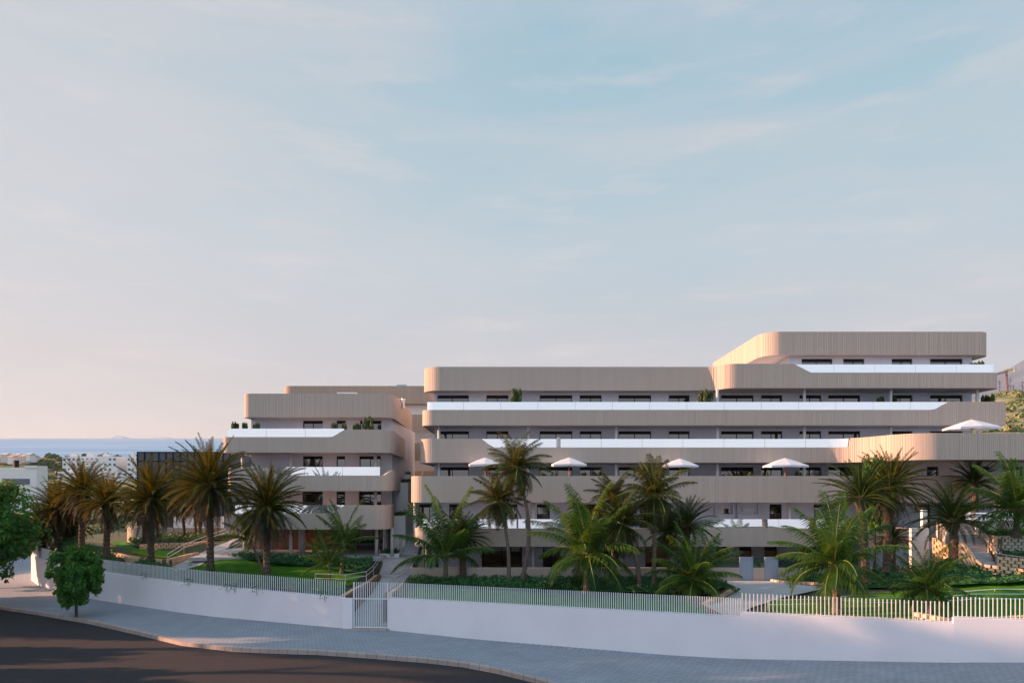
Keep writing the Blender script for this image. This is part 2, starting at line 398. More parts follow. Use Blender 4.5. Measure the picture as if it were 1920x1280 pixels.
# sea
mb=MB(); z0=zbase(-300,700)-1.0
zsea0=Zp(856,900); zsea1=Zp(821.3,12000)
mb.add([(-9000,850,zsea0-3),(3000,850,zsea0-3),(9500,12000,zsea1),(-16000,12000,zsea1)],[(0,1,2,3)])
tag(mb.obj('water','sea'),'calm blue sea filling the horizon at left','sea',kind='structure')
mb=MB()
for (x0,x1,h,pk) in ((282,316,4.2,(0.0,.8,1,.9,.85,1,.95,.7,0)),(205,235,7,(0,.35,.7,1,.8,.6,.3,0))):
    d=11500; n=len(pk); vs=[]; fs=[]
    for i,k in enumerate(pk):
        x=Xp(x0+(x1-x0)*i/(n-1),d); vs+=[(x,d,Zp(822.5,d)),(x,d+60*max(k,.2),Zp(822-h*k,d)),(x,d+900,Zp(822.5,d))]
    for i in range(n-1):
        a=i*3; fs+=[(a,a+3,a+4,a+1),(a+1,a+4,a+5,a+2)]
    mb.add(vs,fs)
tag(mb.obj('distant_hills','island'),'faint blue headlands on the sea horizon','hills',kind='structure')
# mountain at right
mb=MB(); d0=2600; n=26; rows=9; vs=[]; fs=[]
prof=[(1700,800),(1780,745),(1840,713),(1866,701),(1885,694),(1900,687),(1912,678),(1922,672),(1945,660),(1990,640),(2080,600),(2200,640),(2400,700)]
pf=pw(prof)
for j in range(rows):
    f=j/(rows-1); d=d0-600+600*f
    for i in range(n):
        px=1700+700*i/(n-1); top=pf(px); py=880+(top-880)*f**0.8
        q=P(px,py,d); k=noise.noise(Vector((i*.5,j*.6,1)))*26*(1-f*.75); vs.append((q.x,q.y+k*3,q.z+k))
for j in range(rows-1):
    for i in range(n-1): a=j*n+i; fs.append((a,a+1,a+n+1,a+n))
vs2=[(v[0],v[1]+900,v[2]-500) for v in vs[-n:]]; k=len(vs); vs+=vs2
for i in range(n-1): a=(rows-1)*n+i; fs.append((a,a+1,k+i+1,k+i))
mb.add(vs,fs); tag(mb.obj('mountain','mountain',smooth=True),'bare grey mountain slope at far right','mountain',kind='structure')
# scrub hill just behind the right end of the building
mb=MB(); n=40; rows=16; vs=[]; fs=[]
hp=pw([(1500,760),(1800,757),(1866,742),(1900,737),(1925,733),(2000,722),(2300,700)])
for j in range(rows):
    f=j/(rows-1); d=78+90*f
    for i in range(n):
        px=1560+600*i/(n-1); py=960+(hp(px)-960)*(f**0.55); q=P(px,py,d); k=noise.noise(Vector((q.x*.12,q.y*.12,5)))*1.2*(1-f*.6)
        vs.append((q.x,q.y,q.z+k))
for j in range(rows-1):
    for i in range(n-1): a=j*n+i; fs.append((a,a+1,a+n+1,a+n))
mb.add(vs,fs); hill=tag(mb.obj('hillside','hill_scrub',smooth=True),'scrubby green and straw coloured hillside behind the right end of the terraces','hillside',kind='structure'); HILLV=vs; HILLN=n
# street
kp=[Vector(p) for p in KERB]
KP=Path([(p[0],p[1]) for p in KERB])
road=[tuple(p) for p in KERB]+[(48,-30),(-120,-30)]
mb=cdt(road,4.0,lambda x,y:zs(x)-0.19); tag(mb.obj('road','asphalt',smooth=True),'dark asphalt roadway crossed by patches of low sun','road',kind='structure')
side=[KP.at(t,-0.0) for t in KP.samples(2.0)]
wallpts=[(-60,112)]+[(-50.6,90)]+WL+WR+WR2[1:]+WR3[1:]
sidepoly=[(p.x,p.y) for p in [KP.at(t,-0.32) for t in KP.samples(2.0)]]+[(x,y+0.15) for x,y in wallpts[::-1]]
mb=cdt(sidepoly,1.6,lambda x,y:zs(x)); tag(mb.obj('pavement','paving',smooth=True),'blue-grey brick paved footway along the white wall','pavement',kind='structure')
mb=MB(); ribbon(mb,KP,lambda x,y:zs(x)-0.4,lambda x,y:zs(x)+0.012,0.34,0.0,0,KP.len,1.0)
tag(mb.obj('kerb','kerb_stone'),'pinkish stone kerb between footway and roadway','kerb',kind='structure')
# garden terrain
CP=[]
def cp(px,py,d): q=P(px,py,d); CP.append((q.x,q.y,q.z))
for x,y in WL[3:]: CP.append((x+0.8,y+1.0,-6.65))
for t in range(0,19,3): CP.append((-6.9+t,41-0.32*t+0.6,-6.7))
for t in range(0,9,2): CP.append((11.6+t,35-0.31*t+0.8,-6.55))
for x in (21,26,34): CP.append((x,32.5,-6.2))
for a in ((1100,1112,44),(1225,1107,45),(836,1096,48),(1570,1150,37.2),(1745,1158,35.5),(1420,1090,49.5),(1300,1117,43),(900,1088,50),(1100,1088,50),(1250,1088,50),
          (1795,1063,44),(1662,1084,45),(1850,1098,41),(1900,1072,44),(1960,1060,44),(1700,1088,46),(1600,1090,49),(1870,1130,37),(1780,1112,40),
          (395,1076,48),(500,1081,47),(600,1062,51),(450,1048,54),(640,1096,45.5),(330,1064,52.5),(380,1045,57),(440,1013,66),(283,1052,53),(270,1032,60),(350,1011,66),
          (199,1046,55),(150,1020,60),(600,1042,56),(680,1042,56),(240,1030,60),(520,1040,58),(110,1010,66),(550,1100,44.5),(420,1010,72),(300,1015,72)): cp(*a)
for x in (-6,5,15,25): CP.append((x,56,-6.7))
for x in (-20,-15,-11): CP.append((x,62,-5.25))
def zg(x,y):
    w=0;s=0
    for a,b,c in CP:
        q=1.0/((x-a)**2+(y-b)**2+0.15)**1.7; w+=q; s+=q*c
    return s/w
def onground(px,py):
    d=33.0; 
    while d<110:
        x=(px-CX)/F*d
        if zg(x,d)>=(HY-py)/F*d-0.0: break
        d+=0.15
    return ((px-CX)/F*d,d)
def solve(px,py):
    # farthest-to-nearest robust: first depth where the view ray goes under the terrain
    d=33.0
    while d<110:
        x=(px-CX)/F*d
        if (HY-py)/F*d<=zg(x,d): return (x,d)
        d+=0.12
    return (x,d)
gl=[(x+0.2,y+0.25) for x,y in WL[::-1]]+[(-50,96),(-12,96),(-10.1,56),(-9.9,51.5),(-9.75,47.5),(-9.95,44.0),(-9.9,41.2)]
gr=[(-7.1,40.4)]+[(x+0.05,y+0.25) for x,y in WR[1:]+WR2[1:]+WR3[1:]]+[(48,58),(-7.4,58),(-7.4,51.6),(-7.3,47),(-7.5,44)]
for g in (gl,gr):
    mb=cdt(g,1.5,zg); tag(mb.obj('garden_ground','soil',smooth=True),'dark planted garden soil behind the street wall','ground',kind='structure')
def patch(name,pix,m,off,label,cat,kind='structure',step=1.2,world=None):
    poly=world or [solve(*q) for q in pix]
    mb=cdt(poly,step,lambda x,y:zg(x,y)+off); o=mb.obj(name,m,smooth=True); tag(o,label,cat,kind=kind); return o,mb
# lawns
patch('lawn',None,'grass',0.05,'dark green lawn with palms in front of the left block','lawn',world=[(-24.5,51.5),(-21,47.6),(-16,45.0),(-11.2,43.0),(-10.2,45.5),(-10.2,51.5),(-11.5,54),(-19,55.5),(-21.5,60),(-23.4,57)])
patch('lawn',[(205,1019),(250,1040),(310,1048),(345,1040),(328,1036),(262,1030),(232,1016)],'grass',0.10,'sunlit bright green lawn above the curved block wall','lawn')
patch('lawn',None,'grass',0.05,'long strip of lawn behind the railings right of the gate','lawn',world=[(-6.3,41.2),(10.5,35.9),(11.6,38.5),(10.0,42.0),(2,44.0),(-6.3,47.0)])
patch('lawn',None,'grass',0.05,'sloping lawn crossed by steel handrails at right','lawn',world=[(14.5,41),(13.8,37.5),(20,34.6),(27,33.4),(36,36),(36,50),(28.5,43.5),(24,40.5),(19,41)])
# paths
mb=MB(); L_=[(-9.6,40.15),(-9.85,41.2),(-9.9,44.0),(-9.7,47.5),(-9.8,51.3)]; R_=[(-6.9,39.95),(-7.1,41.2),(-7.55,44.0),(-7.4,47),(-7.4,51.3)]
vs=[]; 
for (a,b) in zip(L_,R_):
    for (x,y) in (a,b):
        f=max(0,min(1,(y-40)/11.3)); vs.append((x,y,-7.92+f*1.40))
mb.add(vs,[(2*i,2*i+1,2*i+3,2*i+2) for i in range(4)])
tag(mb.obj('path','concrete'),'pale concrete path leading up from the white gate','path',kind='structure')
mb=MB()
patch('path',[(318,1067),(362,1046),(400,1028),(440,1011),(470,1004),(462,1012),(440,1024),(420,1034),(405,1046),(375,1062),(345,1072)],'concrete',0.12,'pale concrete path climbing past the curved block wall','path')
patch('path',None,'concrete',0.08,'pale concrete path from the blue doors to the fence','path',world=[(14.6,49.3),(17.9,49.3),(18.4,46.5),(19.3,43.3),(15.5,41.3),(12.9,38.6),(11.6,36.2),(11.2,36.6),(10.9,39.5),(12.8,42.2),(14.5,45)])
mb=MB(); mb.box(-24.5,-9.9,53.8,64,-5.5,-5.24); mb.box(-9.9,-7.5,54.2,56.4,-5.7,-5.45); tag(mb.obj('terrace_paving','concrete'),'pale paving under the left block','paving',kind='structure')
# ================================================================== WALLS AND FENCES
def wall(name,pts,top,label,ret=None):
    mb=MB(); pa=Path(pts)
    ribbon(mb,pa,lambda x,y:zs(x)-0.5,lambda x,y:top,0.28,0.0,0,pa.len,1.0)
    e=empty(name,label,'wall',(pts[0][0],pts[0][1],zs(pts[0][0])))
    part(mb,'wall_body','wall_white',e)
    return e,pa
# left
def fence_on(pa,top,h,sp,label,t0=0.05,t1=None,wdt=0.042):
    t1=t1 or pa.len; p0=pa.at(t0,-0.14); e=empty('picket_fence',label,'fence',(p0.x,p0.y,top))
    mb=MB(); t=t0
    while t<t1:
        p=pa.at(t,-0.14); mb.box(p.x-wdt/2,p.x+wdt/2,p.y-wdt/2,p.y+wdt/2,top+0.004,top+h); t+=sp
    part(mb,'pickets','picket_paint',e)
    mb=MB(); ts=pa.samples(1.0,t0,t1)
    for a,b in zip(ts,ts[1:]):
        p=pa.at(a,-0.14); q=pa.at(b,-0.14)
        mb.bar((p.x,p.y,top+0.045),(q.x,q.y,top+0.045),0.04,0.03)
    part(mb,'bottom_rail','picket_paint',e)
    return e
e,pl=wall('perimeter_wall',WL,wall_top,'long curving white rendered wall left of the gate')
mb=MB(); mb.box(-9.55,-9.0,40.05,40.05+0.3,zs(-9.4)-0.3,wall_top-0.003); part(mb,'end_pier','wall_white',e)
fence_on(pl,wall_top,0.93,0.165,'white picket fence on the wall left of the gate, curving out of sight',wdt=.036)
e,pr=wall('perimeter_wall',WR,wall_top,'white rendered wall between the gate and the first step in its top')
mb=MB(); 
pr2=Path(WR2); ribbon(mb,pr2,lambda x,y:zs(x)-0.5,lambda x,y:-5.98,0.28,0,0,pr2.len,1.0); part(mb,'raised_section','wall_white',e)
pr3=Path(WR3); mb=MB(); ribbon(mb,pr3,lambda x,y:zs(x)-0.5,lambda x,y:-5.74,0.28,0,0,pr3.len,1.0); part(mb,'raised_section','wall_white',e)
fence_on(pr,wall_top,0.90,0.112,'white picket fence of closely set bars right of the gate')
fence_on(pr2,-5.98,0.92,0.175,'white picket fence of widely spaced bars on the middle step of the wall',wdt=.036)
fence_on(pr3,-5.74,0.92,0.175,'white picket fence on the highest wall section at the right edge',wdt=.036)
# gate
g=empty('street_gate','white barred steel gate between the two street walls','gate',(-8,40.1,-7.9))
gx0,gx1=-9.0,-6.98
def gy(x): return 40.2-(x+9.0)*0.06
mb=MB(); x=gx0+0.09
while x<gx1-0.05: mb.box(x-0.02,x+0.02,gy(x)-0.02,gy(x)+0.02,-7.82,-5.28); x+=0.125
part(mb,'bars','picket_paint',g)
mb=MB()
for z in (-7.83,-6.22): mb=MB(); mb.bar((gx0+0.06,gy(gx0)-0.045,z),(gx1-0.03,gy(gx1)-0.045,z),0.04,0.07); part(mb,'rail','picket_paint',g)
for x in (gx0+0.06,gx1-0.02):
    mb=MB(); mb.box(x-0.035,x+0.035,gy(x)-0.035,gy(x)+0.035,-8.1,-5.3); part(mb,'gate_post','picket_paint',g)
mb=MB(); mb.box(-9.6,-6.9,39.7,40.6,-8.15,-7.895); tag(mb.obj('gate_threshold','kerb_stone'),'stone threshold under the white gate','threshold',kind='structure')
# block retaining walls
def block_wall(label,pts,top,h,m='block_stone',world=True,course=0.2,bl=0.42):
    """pts world (x,y); top function or number"""
    pa=Path(pts); p0=pa.p[0]
    tf=top if callable(top) else (lambda x,y:top)
    e=empty('block_wall',label,'retaining wall',(p0.x,p0.y,tf(p0.x,p0.y)-h))
    mb=MB(); ribbon(mb,pa,lambda x,y:tf(x,y)-h-0.4,lambda x,y:tf(x,y)-0.03,0.35,-0.06,0,pa.len,0.5); part(mb,'core','joint_dark',e)
    mb=MB(); n=int(round(h/course)); rnd=random.Random(len(pts))
    for r in range(n+1):
        t=-(bl/2)*(r%2)
        while t<pa.len:
            a=max(0,t); b=min(pa.len,t+bl-0.055)
            if b-a>0.08:
                p=pa.at(a,0); q=pa.at(b,0); z=tf(p.x,p.y)-r*course; z2=tf(q.x,q.y)-r*course
                po=pa.at(a,-0.2); qo=pa.at(b,-0.2); j=rnd.uniform(0,0.05); pj=pa.at(a+0.03,0.03+j); qj=pa.at(b-0.03,0.03+j)
                c=course-0.025
                mb.add([(pj.x,pj.y,z-c),(qj.x,qj.y,z2-c),(qj.x,qj.y,z2),(pj.x,pj.y,z),(po.x,po.y,z-c),(qo.x,qo.y,z2-c),(qo.x,qo.y,z2),(po.x,po.y,z)],
                       [(0,1,2,3),(1,5,6,2),(4,0,3,7),(3,2,6,7),(0,4,5,1)])
            t+=bl
    part(mb,'blocks',m,e); return e
zt=lambda o:(lambda x,y:zg(x,y)+o)
block_wall('tall curved pinkish block wall holding up the sunlit lawn',[(Xp(200,61),61),(Xp(212,58),58),(Xp(240,54.5),54.5),(Xp(275,52.3),52.3),(Xp(315,51.8),51.8)],-5.22,1.15)
block_wall('low block wall edging the left path, rising to the right',[(Xp(315,51.8),51.8),(Xp(345,55),55),(Xp(372,58),58)],pw([(-26,-5.22),(-25.0,-5.15)]),0.7)
block_wall('low pale block edging below the shrub bed at left',[(Xp(262,60),60),(Xp(300,61.5),61.5),(Xp(345,62),62),(Xp(400,65),65)],-4.75,0.4)
block_wall('long low block edging along the front of the left lawn',[(-24.8,51.2),(-21.2,47.3),(-16.2,44.7),(-11.4,42.7)],zt(0.16),0.4)
block_wall('block edging climbing beside the left of the gate path',[(-9.95,41.5),(-9.95,44.0),(-9.75,47.5),(-9.9,51.6)][::-1],pw([(-20,-6.25),(0,-6.25)]),1.0)
block_wall('block edging climbing beside the right of the gate path',[(-7.05,41.3),(-7.5,44.0),(-7.35,47),(-7.4,49.0)],pw([(-20,-6.45),(0,-6.45)]),1.0)
block_wall('short orange block edging right of the blue doors',[(17.9,49.2),(18.6,46.5),(19.6,43.2)],zt(0.22),0.4)
block_wall('block edging along the left of the door path by the fence',[(14.2,45),(12.5,42.2),(10.7,39.5),(11.0,36.5)][::-1],zt(0.2),0.4)
block_wall('pale ground-level block edging behind the right fence',[(12.4,36.6),(16,36.2),(20,34.6),(26,33.6)],zt(0.12),0.25)
block_wall('block wall stub under the step in the street wall at right',[(19.2,33.9),(19.75,32.0)],-5.9,0.6)
# ================================================================== BUILDINGS
def wall_openings(mb,x0,x1,z0,z1,y,ops,depth=0.22):
    """front wall at y with recessed openings (a,b,c,d)=x0,x1,z0,z1"""
    ops=sorted(ops); x=x0
    def q(a,b,c,d): mb.add([(a,y,c),(b,y,c),(b,y,d),(a,y,d)],[(0,1,2,3)])
    for (a,b,c,d) in ops:
        a=max(a,x0)
        if a>x: q(x,a,z0,z1)
        if c>z0: q(a,b,z0,c)
        if d<z1: q(a,b,d,z1)
        Y=y+depth
        mb.add([(a,y,c),(a,Y,c),(a,Y,d),(a,y,d)],[(0,1,2,3)]); mb.add([(b,y,c),(b,Y,c),(b,Y,d),(b,y,d)],[(3,2,1,0)])
        mb.add([(a,y,d),(b,y,d),(b,Y,d),(a,Y,d)],[(3,2,1,0)]); mb.add([(a,y,c),(b,y,c),(b,Y,c),(a,Y,c)],[(0,1,2,3)])
        x=b
    if x<x1: q(x,x1,z0,z1)
def window(parent,a,b,c,d,y,n=2):
    Y=y+0.14; mb=MB(); f=0.055
    mb.box(a+0.002,a+f,Y,Y+0.07,c,d-0.002); mb.box(b-f,b-0.002,Y,Y+0.07,c,d-0.002)
    mb.box(a+f,b-f,Y-.02,Y+0.07,d-f-0.20,d-0.002); mb.box(a+f,b-f,Y,Y+0.07,c,c+f)
    for k in range(1,n):
        x=a+(b-a)*k/n; mb.box(x-f/2,x+f/2,Y,Y+0.07,c+f,d-f-0.20)
    w=part(mb,'window','frame',parent)
    mb=MB(); 
    for k in range(n):   # each sash turned a hair so reflections break between panes
        xa=a+(b-a)*k/n+f*0.4; xb=a+(b-a)*(k+1)/n-f*0.4; e=random.uniform(-.006,.006); g=random.uniform(-.004,.004)
        mb.add([(xa,Y+0.035+e,c+0.01),(xb,Y+0.035-e,c+0.01),(xb,Y+0.035-e+g,d-0.03),(xa,Y+0.035+e+g,d-0.03)],[(0,1,2,3)])
    part(mb,'pane','pane',w)
    return w
def level(parent,pts,zb,zlow,zfull,tops,name='parapet',glass=None,slab=True,back=None,zbf=None,clad='cladding',seg=14,gtop=None):
    """one ribbed parapet band: tops=[(x,z)...] top of cladding; glass=[(xa,xb)] runs along the front"""
    pa=Path(rpath(pts,seg)); zt_=pw(tops) if tops else (lambda x,y:zfull); zb_=zbf or (lambda x,y:zb)
    mb=MB(); ribbed(mb,pa,zb_,zt_); part(mb,name,clad,parent)
    if slab:
        poly=[tuple(pa.at(t,-0.2)) for t in pa.samples(1.0)]
        mb=MB(); mb.prism(poly,zb+0.015,zb+0.32); part(mb,'floor_slab','soffit',parent)
    gt=gtop if gtop is not None else zfull
    for (xa,xb) in (glass or []):
        ta=t_at_x(pa,xa); tb=t_at_x(pa,xb); q=ta; npn=max(1,round((tb-ta)/3.0)); dq=(tb-ta)/npn
        for _k in range(npn):
            mb=MB(); ribbon(mb,pa,lambda x,y:min(zt_(x,y)+0.003,gt-0.02),lambda x,y:gt,0.03,-0.05,q,q+dq-.02,0.5); q+=dq; part(mb,'glass_balustrade','balustrade_glass',parent)
    return pa
main=empty('apartment_building','long terraced beige apartment building with penthouse and ribbed parapets','building',(15,57,-6.8))
# main floors (relative to eye): soffits at 8.03 / 5.0 / 1.98 / -1.08 / -4.15
WY=60.0
def X(px,d): return Xp(px,d)
ZA,ZB,ZC,ZD,ZE=8.03,5.0,1.98,-1.06,-4.15
# roof band A flowing into Q
xl=-7.2
A=[(xl,78,0),(xl,58.5,1.5),(X(1332,58.5),58.5,1.6),(X(1352,57),57,1.6),(38.7,57,0.9),(38.7,75,0)]
A=[(-7.38,78,0),(-7.38,58.5,1.5),(X(1338,58.5),58.5,1.15),(X(1338,58.5)+0.75,57,1.15),(39.3,57,0.9),(39.3,75,0)]
xa,xb=X(1488,57),X(1520,57)
level(main,A,ZA,9.27,10.0,[(-50,10.0),(xa,9.98),(xb,9.27),(60,9.27)],glass=[(xa,38.9)],gtop=9.93)
# penthouse
px0=20.95
level(main,[(px0,74,0),(px0,59.3,1.6),(40.1,59.3,1.2),(40.1,74,0)],11.1,0,13.05,None)
# B
xa,xb=X(1752,56.5),X(1778,56.5)
level(main,[(xl,76,0),(xl,56.5,0.9),(39.45,56.5,0.5),(39.45,75,0)],ZB,6.23,6.87,[(-50,6.23),(xa,6.23),(xb,6.87),(60,6.87)],glass=[(X(800,56.5),xb-0.02)],gtop=6.86)
# C with the wing swinging forward at right
xa,xb=X(903,55),X(923,55); xw0=X(1585,55)
cx1=X(1590,55); 
C_=[(xl-0.0,76,0),(xl,55,1.1),(26.1,55,2.6),(27.7,49.3,2.6),(58,49.3,0)]
level(main,C_,ZC,3.16,3.83,[(-50,3.83),(xa,3.83),(xb,3.16),(xw0-0.02,3.16),(xw0,3.83),(99,3.83)],glass=[(xa,X(1044,55)),(X(1051,55),xw0-0.02)],gtop=3.82)
mb=MB(); mb.box(X(1045,55),X(1050,55),55.0,55.22,3.1,3.95); part(mb,'pier','column_paint',main)
# D
level(main,[(-7.63,76,0),(-7.63,53.1,1.0),(58,53.1,0)],ZD,0,0.92,None)
# E
xe0,xe1=X(850,50.7),X(1500,50.7)
E_=[(-7.0,76,0),(-7.0,50.7,0.8),(X(1707,50.7),50.7,0.3),(X(1707,50.7),56,0)]
level(main,E_,ZE,-2.85,-2.2,[(-50,-2.85),(60,-2.85)],glass=[(-6.4,X(969,50.7)),(X(972,50.7),X(1179,50.7)),(X(1322,50.7),X(1600,50.7))],gtop=-2.2)
# walls of the three upper storeys + penthouse
WIN=[(817,879),(912,953),(1012,1073),(1087,1128),(1160,1221),(1254,1293),(1352,1413),(1427,1467),(1499,1540),(1553,1613),(1668,1711),(1744,1805)]
PW=[(1503,1561),(1581,1621),(1672,1711),(1744,1805)]
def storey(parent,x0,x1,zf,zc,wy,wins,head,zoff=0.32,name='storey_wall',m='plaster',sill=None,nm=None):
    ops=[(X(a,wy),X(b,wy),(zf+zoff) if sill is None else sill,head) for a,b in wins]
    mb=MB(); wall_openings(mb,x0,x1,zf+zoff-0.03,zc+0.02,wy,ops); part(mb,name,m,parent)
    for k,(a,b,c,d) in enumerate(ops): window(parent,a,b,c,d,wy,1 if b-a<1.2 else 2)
xr=X(1822,WY); wl=-6.55
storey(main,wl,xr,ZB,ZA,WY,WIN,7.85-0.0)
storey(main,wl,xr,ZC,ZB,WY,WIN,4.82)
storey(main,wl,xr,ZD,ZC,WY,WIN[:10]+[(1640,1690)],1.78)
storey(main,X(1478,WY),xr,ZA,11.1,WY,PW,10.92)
for (xs_,z0,z1,y1) in ((wl,-1.0,ZA+0.02,76),(xr,ZD,11.1,75)):
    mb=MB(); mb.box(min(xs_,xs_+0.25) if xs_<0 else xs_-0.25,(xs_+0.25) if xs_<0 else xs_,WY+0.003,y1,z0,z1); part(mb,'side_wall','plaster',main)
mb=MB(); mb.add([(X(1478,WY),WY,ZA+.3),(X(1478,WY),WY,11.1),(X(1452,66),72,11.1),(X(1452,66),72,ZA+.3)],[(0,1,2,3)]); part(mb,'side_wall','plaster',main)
mb=MB(); mb.box(wl+.3,xr-.3,WY+0.4,75,-6.8,ZA); part(mb,'core','soffit',main)
# lower two storeys
LY=56.0
storey(main,-6.3,X(1760,LY),ZE,ZD,LY,[(786,824),(842,866),(957,970),(1007,1031),(1080,1140),(1200,1250),(1443,1466),(1526,1560),(1725,1745)],-1.25)
mb=MB(); mb.box(-6.3,-6.05,LY+0.01,75,-6.8,ZD); part(mb,'side_wall','plaster',main)
for a,b in ((1342,1377),(1383,1425)):
    mb=MB(); x0,x1=X(a,LY-.3),X(b,LY-.3); zt0,zb0=Zp(943,LY),Zp(966,LY); y=LY-0.28
    mb.box(x0,x0+.12,y,LY-.003,zb0-1.3,zt0); mb.box(x1-.12,x1,y,LY-.003,zb0-1.3,zt0); mb.box(x0+.12,x1-.12,y,LY-.003,zb0-1.3,zb0+.12)
    part(mb,'window_niche','plaster',main)
    mb=MB(); mb.box(x0+.25,x1-.35,LY-.012,LY-.004,zb0+.14,zb0+.55); part(mb,'slot_window','pane',main)
storey(main,-6.3,X(1760,LY),-6.9,ZE,LY,[(795,822),(903,979),(1018,1052),(1110,1160),(1210,1250),(1342,1364),(1386,1409),(1433,1457),(1500,1540)],-4.32)
# right wing
RY=54.6
storey(main,X(1706,RY),58,ZD,ZC,RY,[(1738,1760),(1820,1856),(1880,1918)],1.66)
mb=MB(); mb.box(X(1706,RY),X(1706,RY)+.25,RY+.003,WY,ZD,ZC); part(mb,'side_wall','plaster',main)
mb=MB(); mb.box(X(1655,52),X(1690,52),54.0,54.2,-4.1,-1.08); part(mb,'side_wall','plaster',main)
storey(main,X(1762,LY),58,ZE,ZD,LY-.3,[(1800,1830),(1860,1900)],-1.3)
# columns
for z0,z1,y,ps in ((ZB,ZA,57.6,(1345,1508,1670,1832)),(ZC,ZB,57.2,(823,990,1155,1345,1508,1670,1834)),(ZD,ZC,55.9,(823,990,1155,1345,1508,1670,1834)),(ZE,ZD,54.0,(778,1000,1140,1260,1480,1640)),(-6.9,ZE,52.2,(800,1000,1165,1370,1560))):
    for p in ps:
        x=X(p,y); mb=MB(); mb.tube([(x,y,z0+.3),(x,y,z1+.02)],0.12,12); part(mb,'column','column_paint',main,True)
# terrace dividers
for z0,h,y0,y1,ps in ((ZB,1.75,57.6,59.95,(975,1154,1352,1510,1672,1770)),(ZC,1.75,57.2,59.95,(1150,1345,1532,1672)),(ZD,1.7,54.5,59.9,(1168,1400,1600))):
    for p in ps:
        x=X(p,y1); mb=MB(); mb.add([(x,y0,z0+.3),(x,y1,z0+.3),(x,y1,z0+h+.3),(x,y0,z0+h-.1)],[(0,1,2,3)]); mb.add([(x+.1,y0,z0+.3),(x+.1,y1,z0+.3),(x+.1,y1,z0+h+.3),(x+.1,y0,z0+h-.1)],[(3,2,1,0)])
        mb.add([(x,y0,z0+.3),(x+.1,y0,z0+.3),(x+.1,y0,z0+h-.1),(x,y0,z0+h-.1)],[(0,1,2,3)]); part(mb,'terrace_divider','plaster',main)
# small rail glass at penthouse end
# low garden wall of ribs with blue doors
gw=empty('garden_wall','low ribbed beige garden wall in front of the main block','wall',(0,49.5,-6.6))
GY=49.5
def run(a,b,name='ribbed_panel',z1=-5.52,z0=-6.75,pr=gw):
    pa=Path([(a,GY),(b,GY)]); mb=MB(); ribbed(mb,pa,lambda x,y:z0,lambda x,y:z1,0.2); part(mb,name,'cladding',pr)
run(-7.1,X(1387,GY)-0.01); run(X(1412,GY)+.01,X(1434,GY)-.01); run(X(1459,GY)+.01,X(1716,GY))
for a,b in ((1318,1386),(1412.5,1433.5),(1460,1505),(1506,1550),(1551,1610)):
    mb=MB(); mb.box(X(a,GY),X(b,GY),GY+.06,GY+.09,-5.517,-4.83); part(mb,'glass_panel','garden_glass',gw)
for i,(a,b) in enumerate(((1387,1412),(1434,1459))):
    d=empty('garden_door',('left','right')[i]+' one of the two plain blue-grey doors in the ribbed garden wall','door',(X(a,GY),GY,-6.55),'blue-grey garden doors')
    x0,x1=X(a,GY),X(b,GY)
    mb=MB(); mb.box(x0+.002,x0+.05,GY-.03,GY+.1,-6.6,-4.78); mb.box(x1-.05,x1-.002,GY-.03,GY+.1,-6.6,-4.78); mb.box(x0+.05,x1-.05,GY-.03,GY+.1,-4.83,-4.78); part(mb,'door_frame','door_metal',d)
    mb=MB(); mb.box(x0+.055,x1-.055,GY+.0,GY+.05,-6.55,-4.84); part(mb,'door_leaf','door_metal',d)
    mb=MB(); mb.tube([(x1-.15,GY-.01,-5.75),(x1-.15,GY-.06,-5.75),(x1-.24,GY-.06,-5.75)],0.012,6); part(mb,'handle','steel',d)
# ---------------- left block
lb=empty('apartment_building','smaller beige apartment building behind the left lawn','building',(-16,57,-5.3))
rx=-9.75
level(lb,[(-22.0,73,0),(-22.0,58,0.6),(rx,58,1.4),(rx-0.6,73.5,0)],5.79,0,7.72,None)
xa,xb=X(623,55.5),X(646,55.5)
level(lb,[(-22.7,68,0),(-22.7,55.5,0.5),(-9.45,55.5,1.2),(-10.1,67,0)],2.79,4.0,4.6,[(-50,4.0),(xa,4.0),(xb,4.58),(20,4.58)],glass=[(X(426,55.5),xb-.02)],gtop=4.66)
xa,xb=X(500,54.5),X(519,54.5); xc,xd=X(712,54.5),X(714,54.5)
level(lb,[(-21.9,66,0),(-21.9,54.5,0.5),(-9.2,54.5,1.2),(-9.9,64,0)],-0.2,0.98,1.62,[(-50,1.55),(xa,1.55),(xb,0.98),(xc,0.98),(xd+.25,1.02),(xd+1.0,1.6),(20,1.6)],glass=[(xa,X(713,54.5))],gtop=1.64)
xa,xb=X(624,54),X(646,54)
level(lb,[(-21.9,66,0),(-21.9,54,0.5),(-9.25,54,1.2),(-9.9,60,0)],-3.12,-1.9,-1.28,[(-50,-1.9),(xa,-1.9),(xb,-1.28),(20,-1.28)],glass=[(X(441,54),xb-.02)],gtop=-1.27)
LWY=60.0; lw0,lw1=X(471,LWY),X(735,LWY)
for zf,zc,hd,ws in ((2.79,5.79,5.85-.0,((568,605),(631,648),(675,715))),(-0.2,2.79,2.77,((568,605),(631,647),(674,714))),(-3.12,-0.2,-0.25,((567,605),(631,647),(673,715)))):
    storey(lb,lw0 if zf>1 else lw0,lw1,zf,zc,LWY,ws,min(hd,zc-.08))
mb=MB(); mb.box(lw1-.25,lw1,LWY+.003,74,-5.3,5.79); part(mb,'side_wall','plaster',lb)
mb=MB(); mb.box(lw0,lw0+.25,LWY+.003,73,-3.0,5.79); part(mb,'side_wall','plaster',lb)
mb=MB(); mb.box(lw0+.3,lw1-.3,LWY+.4,73,-3,5.7); part(mb,'core','soffit',lb)
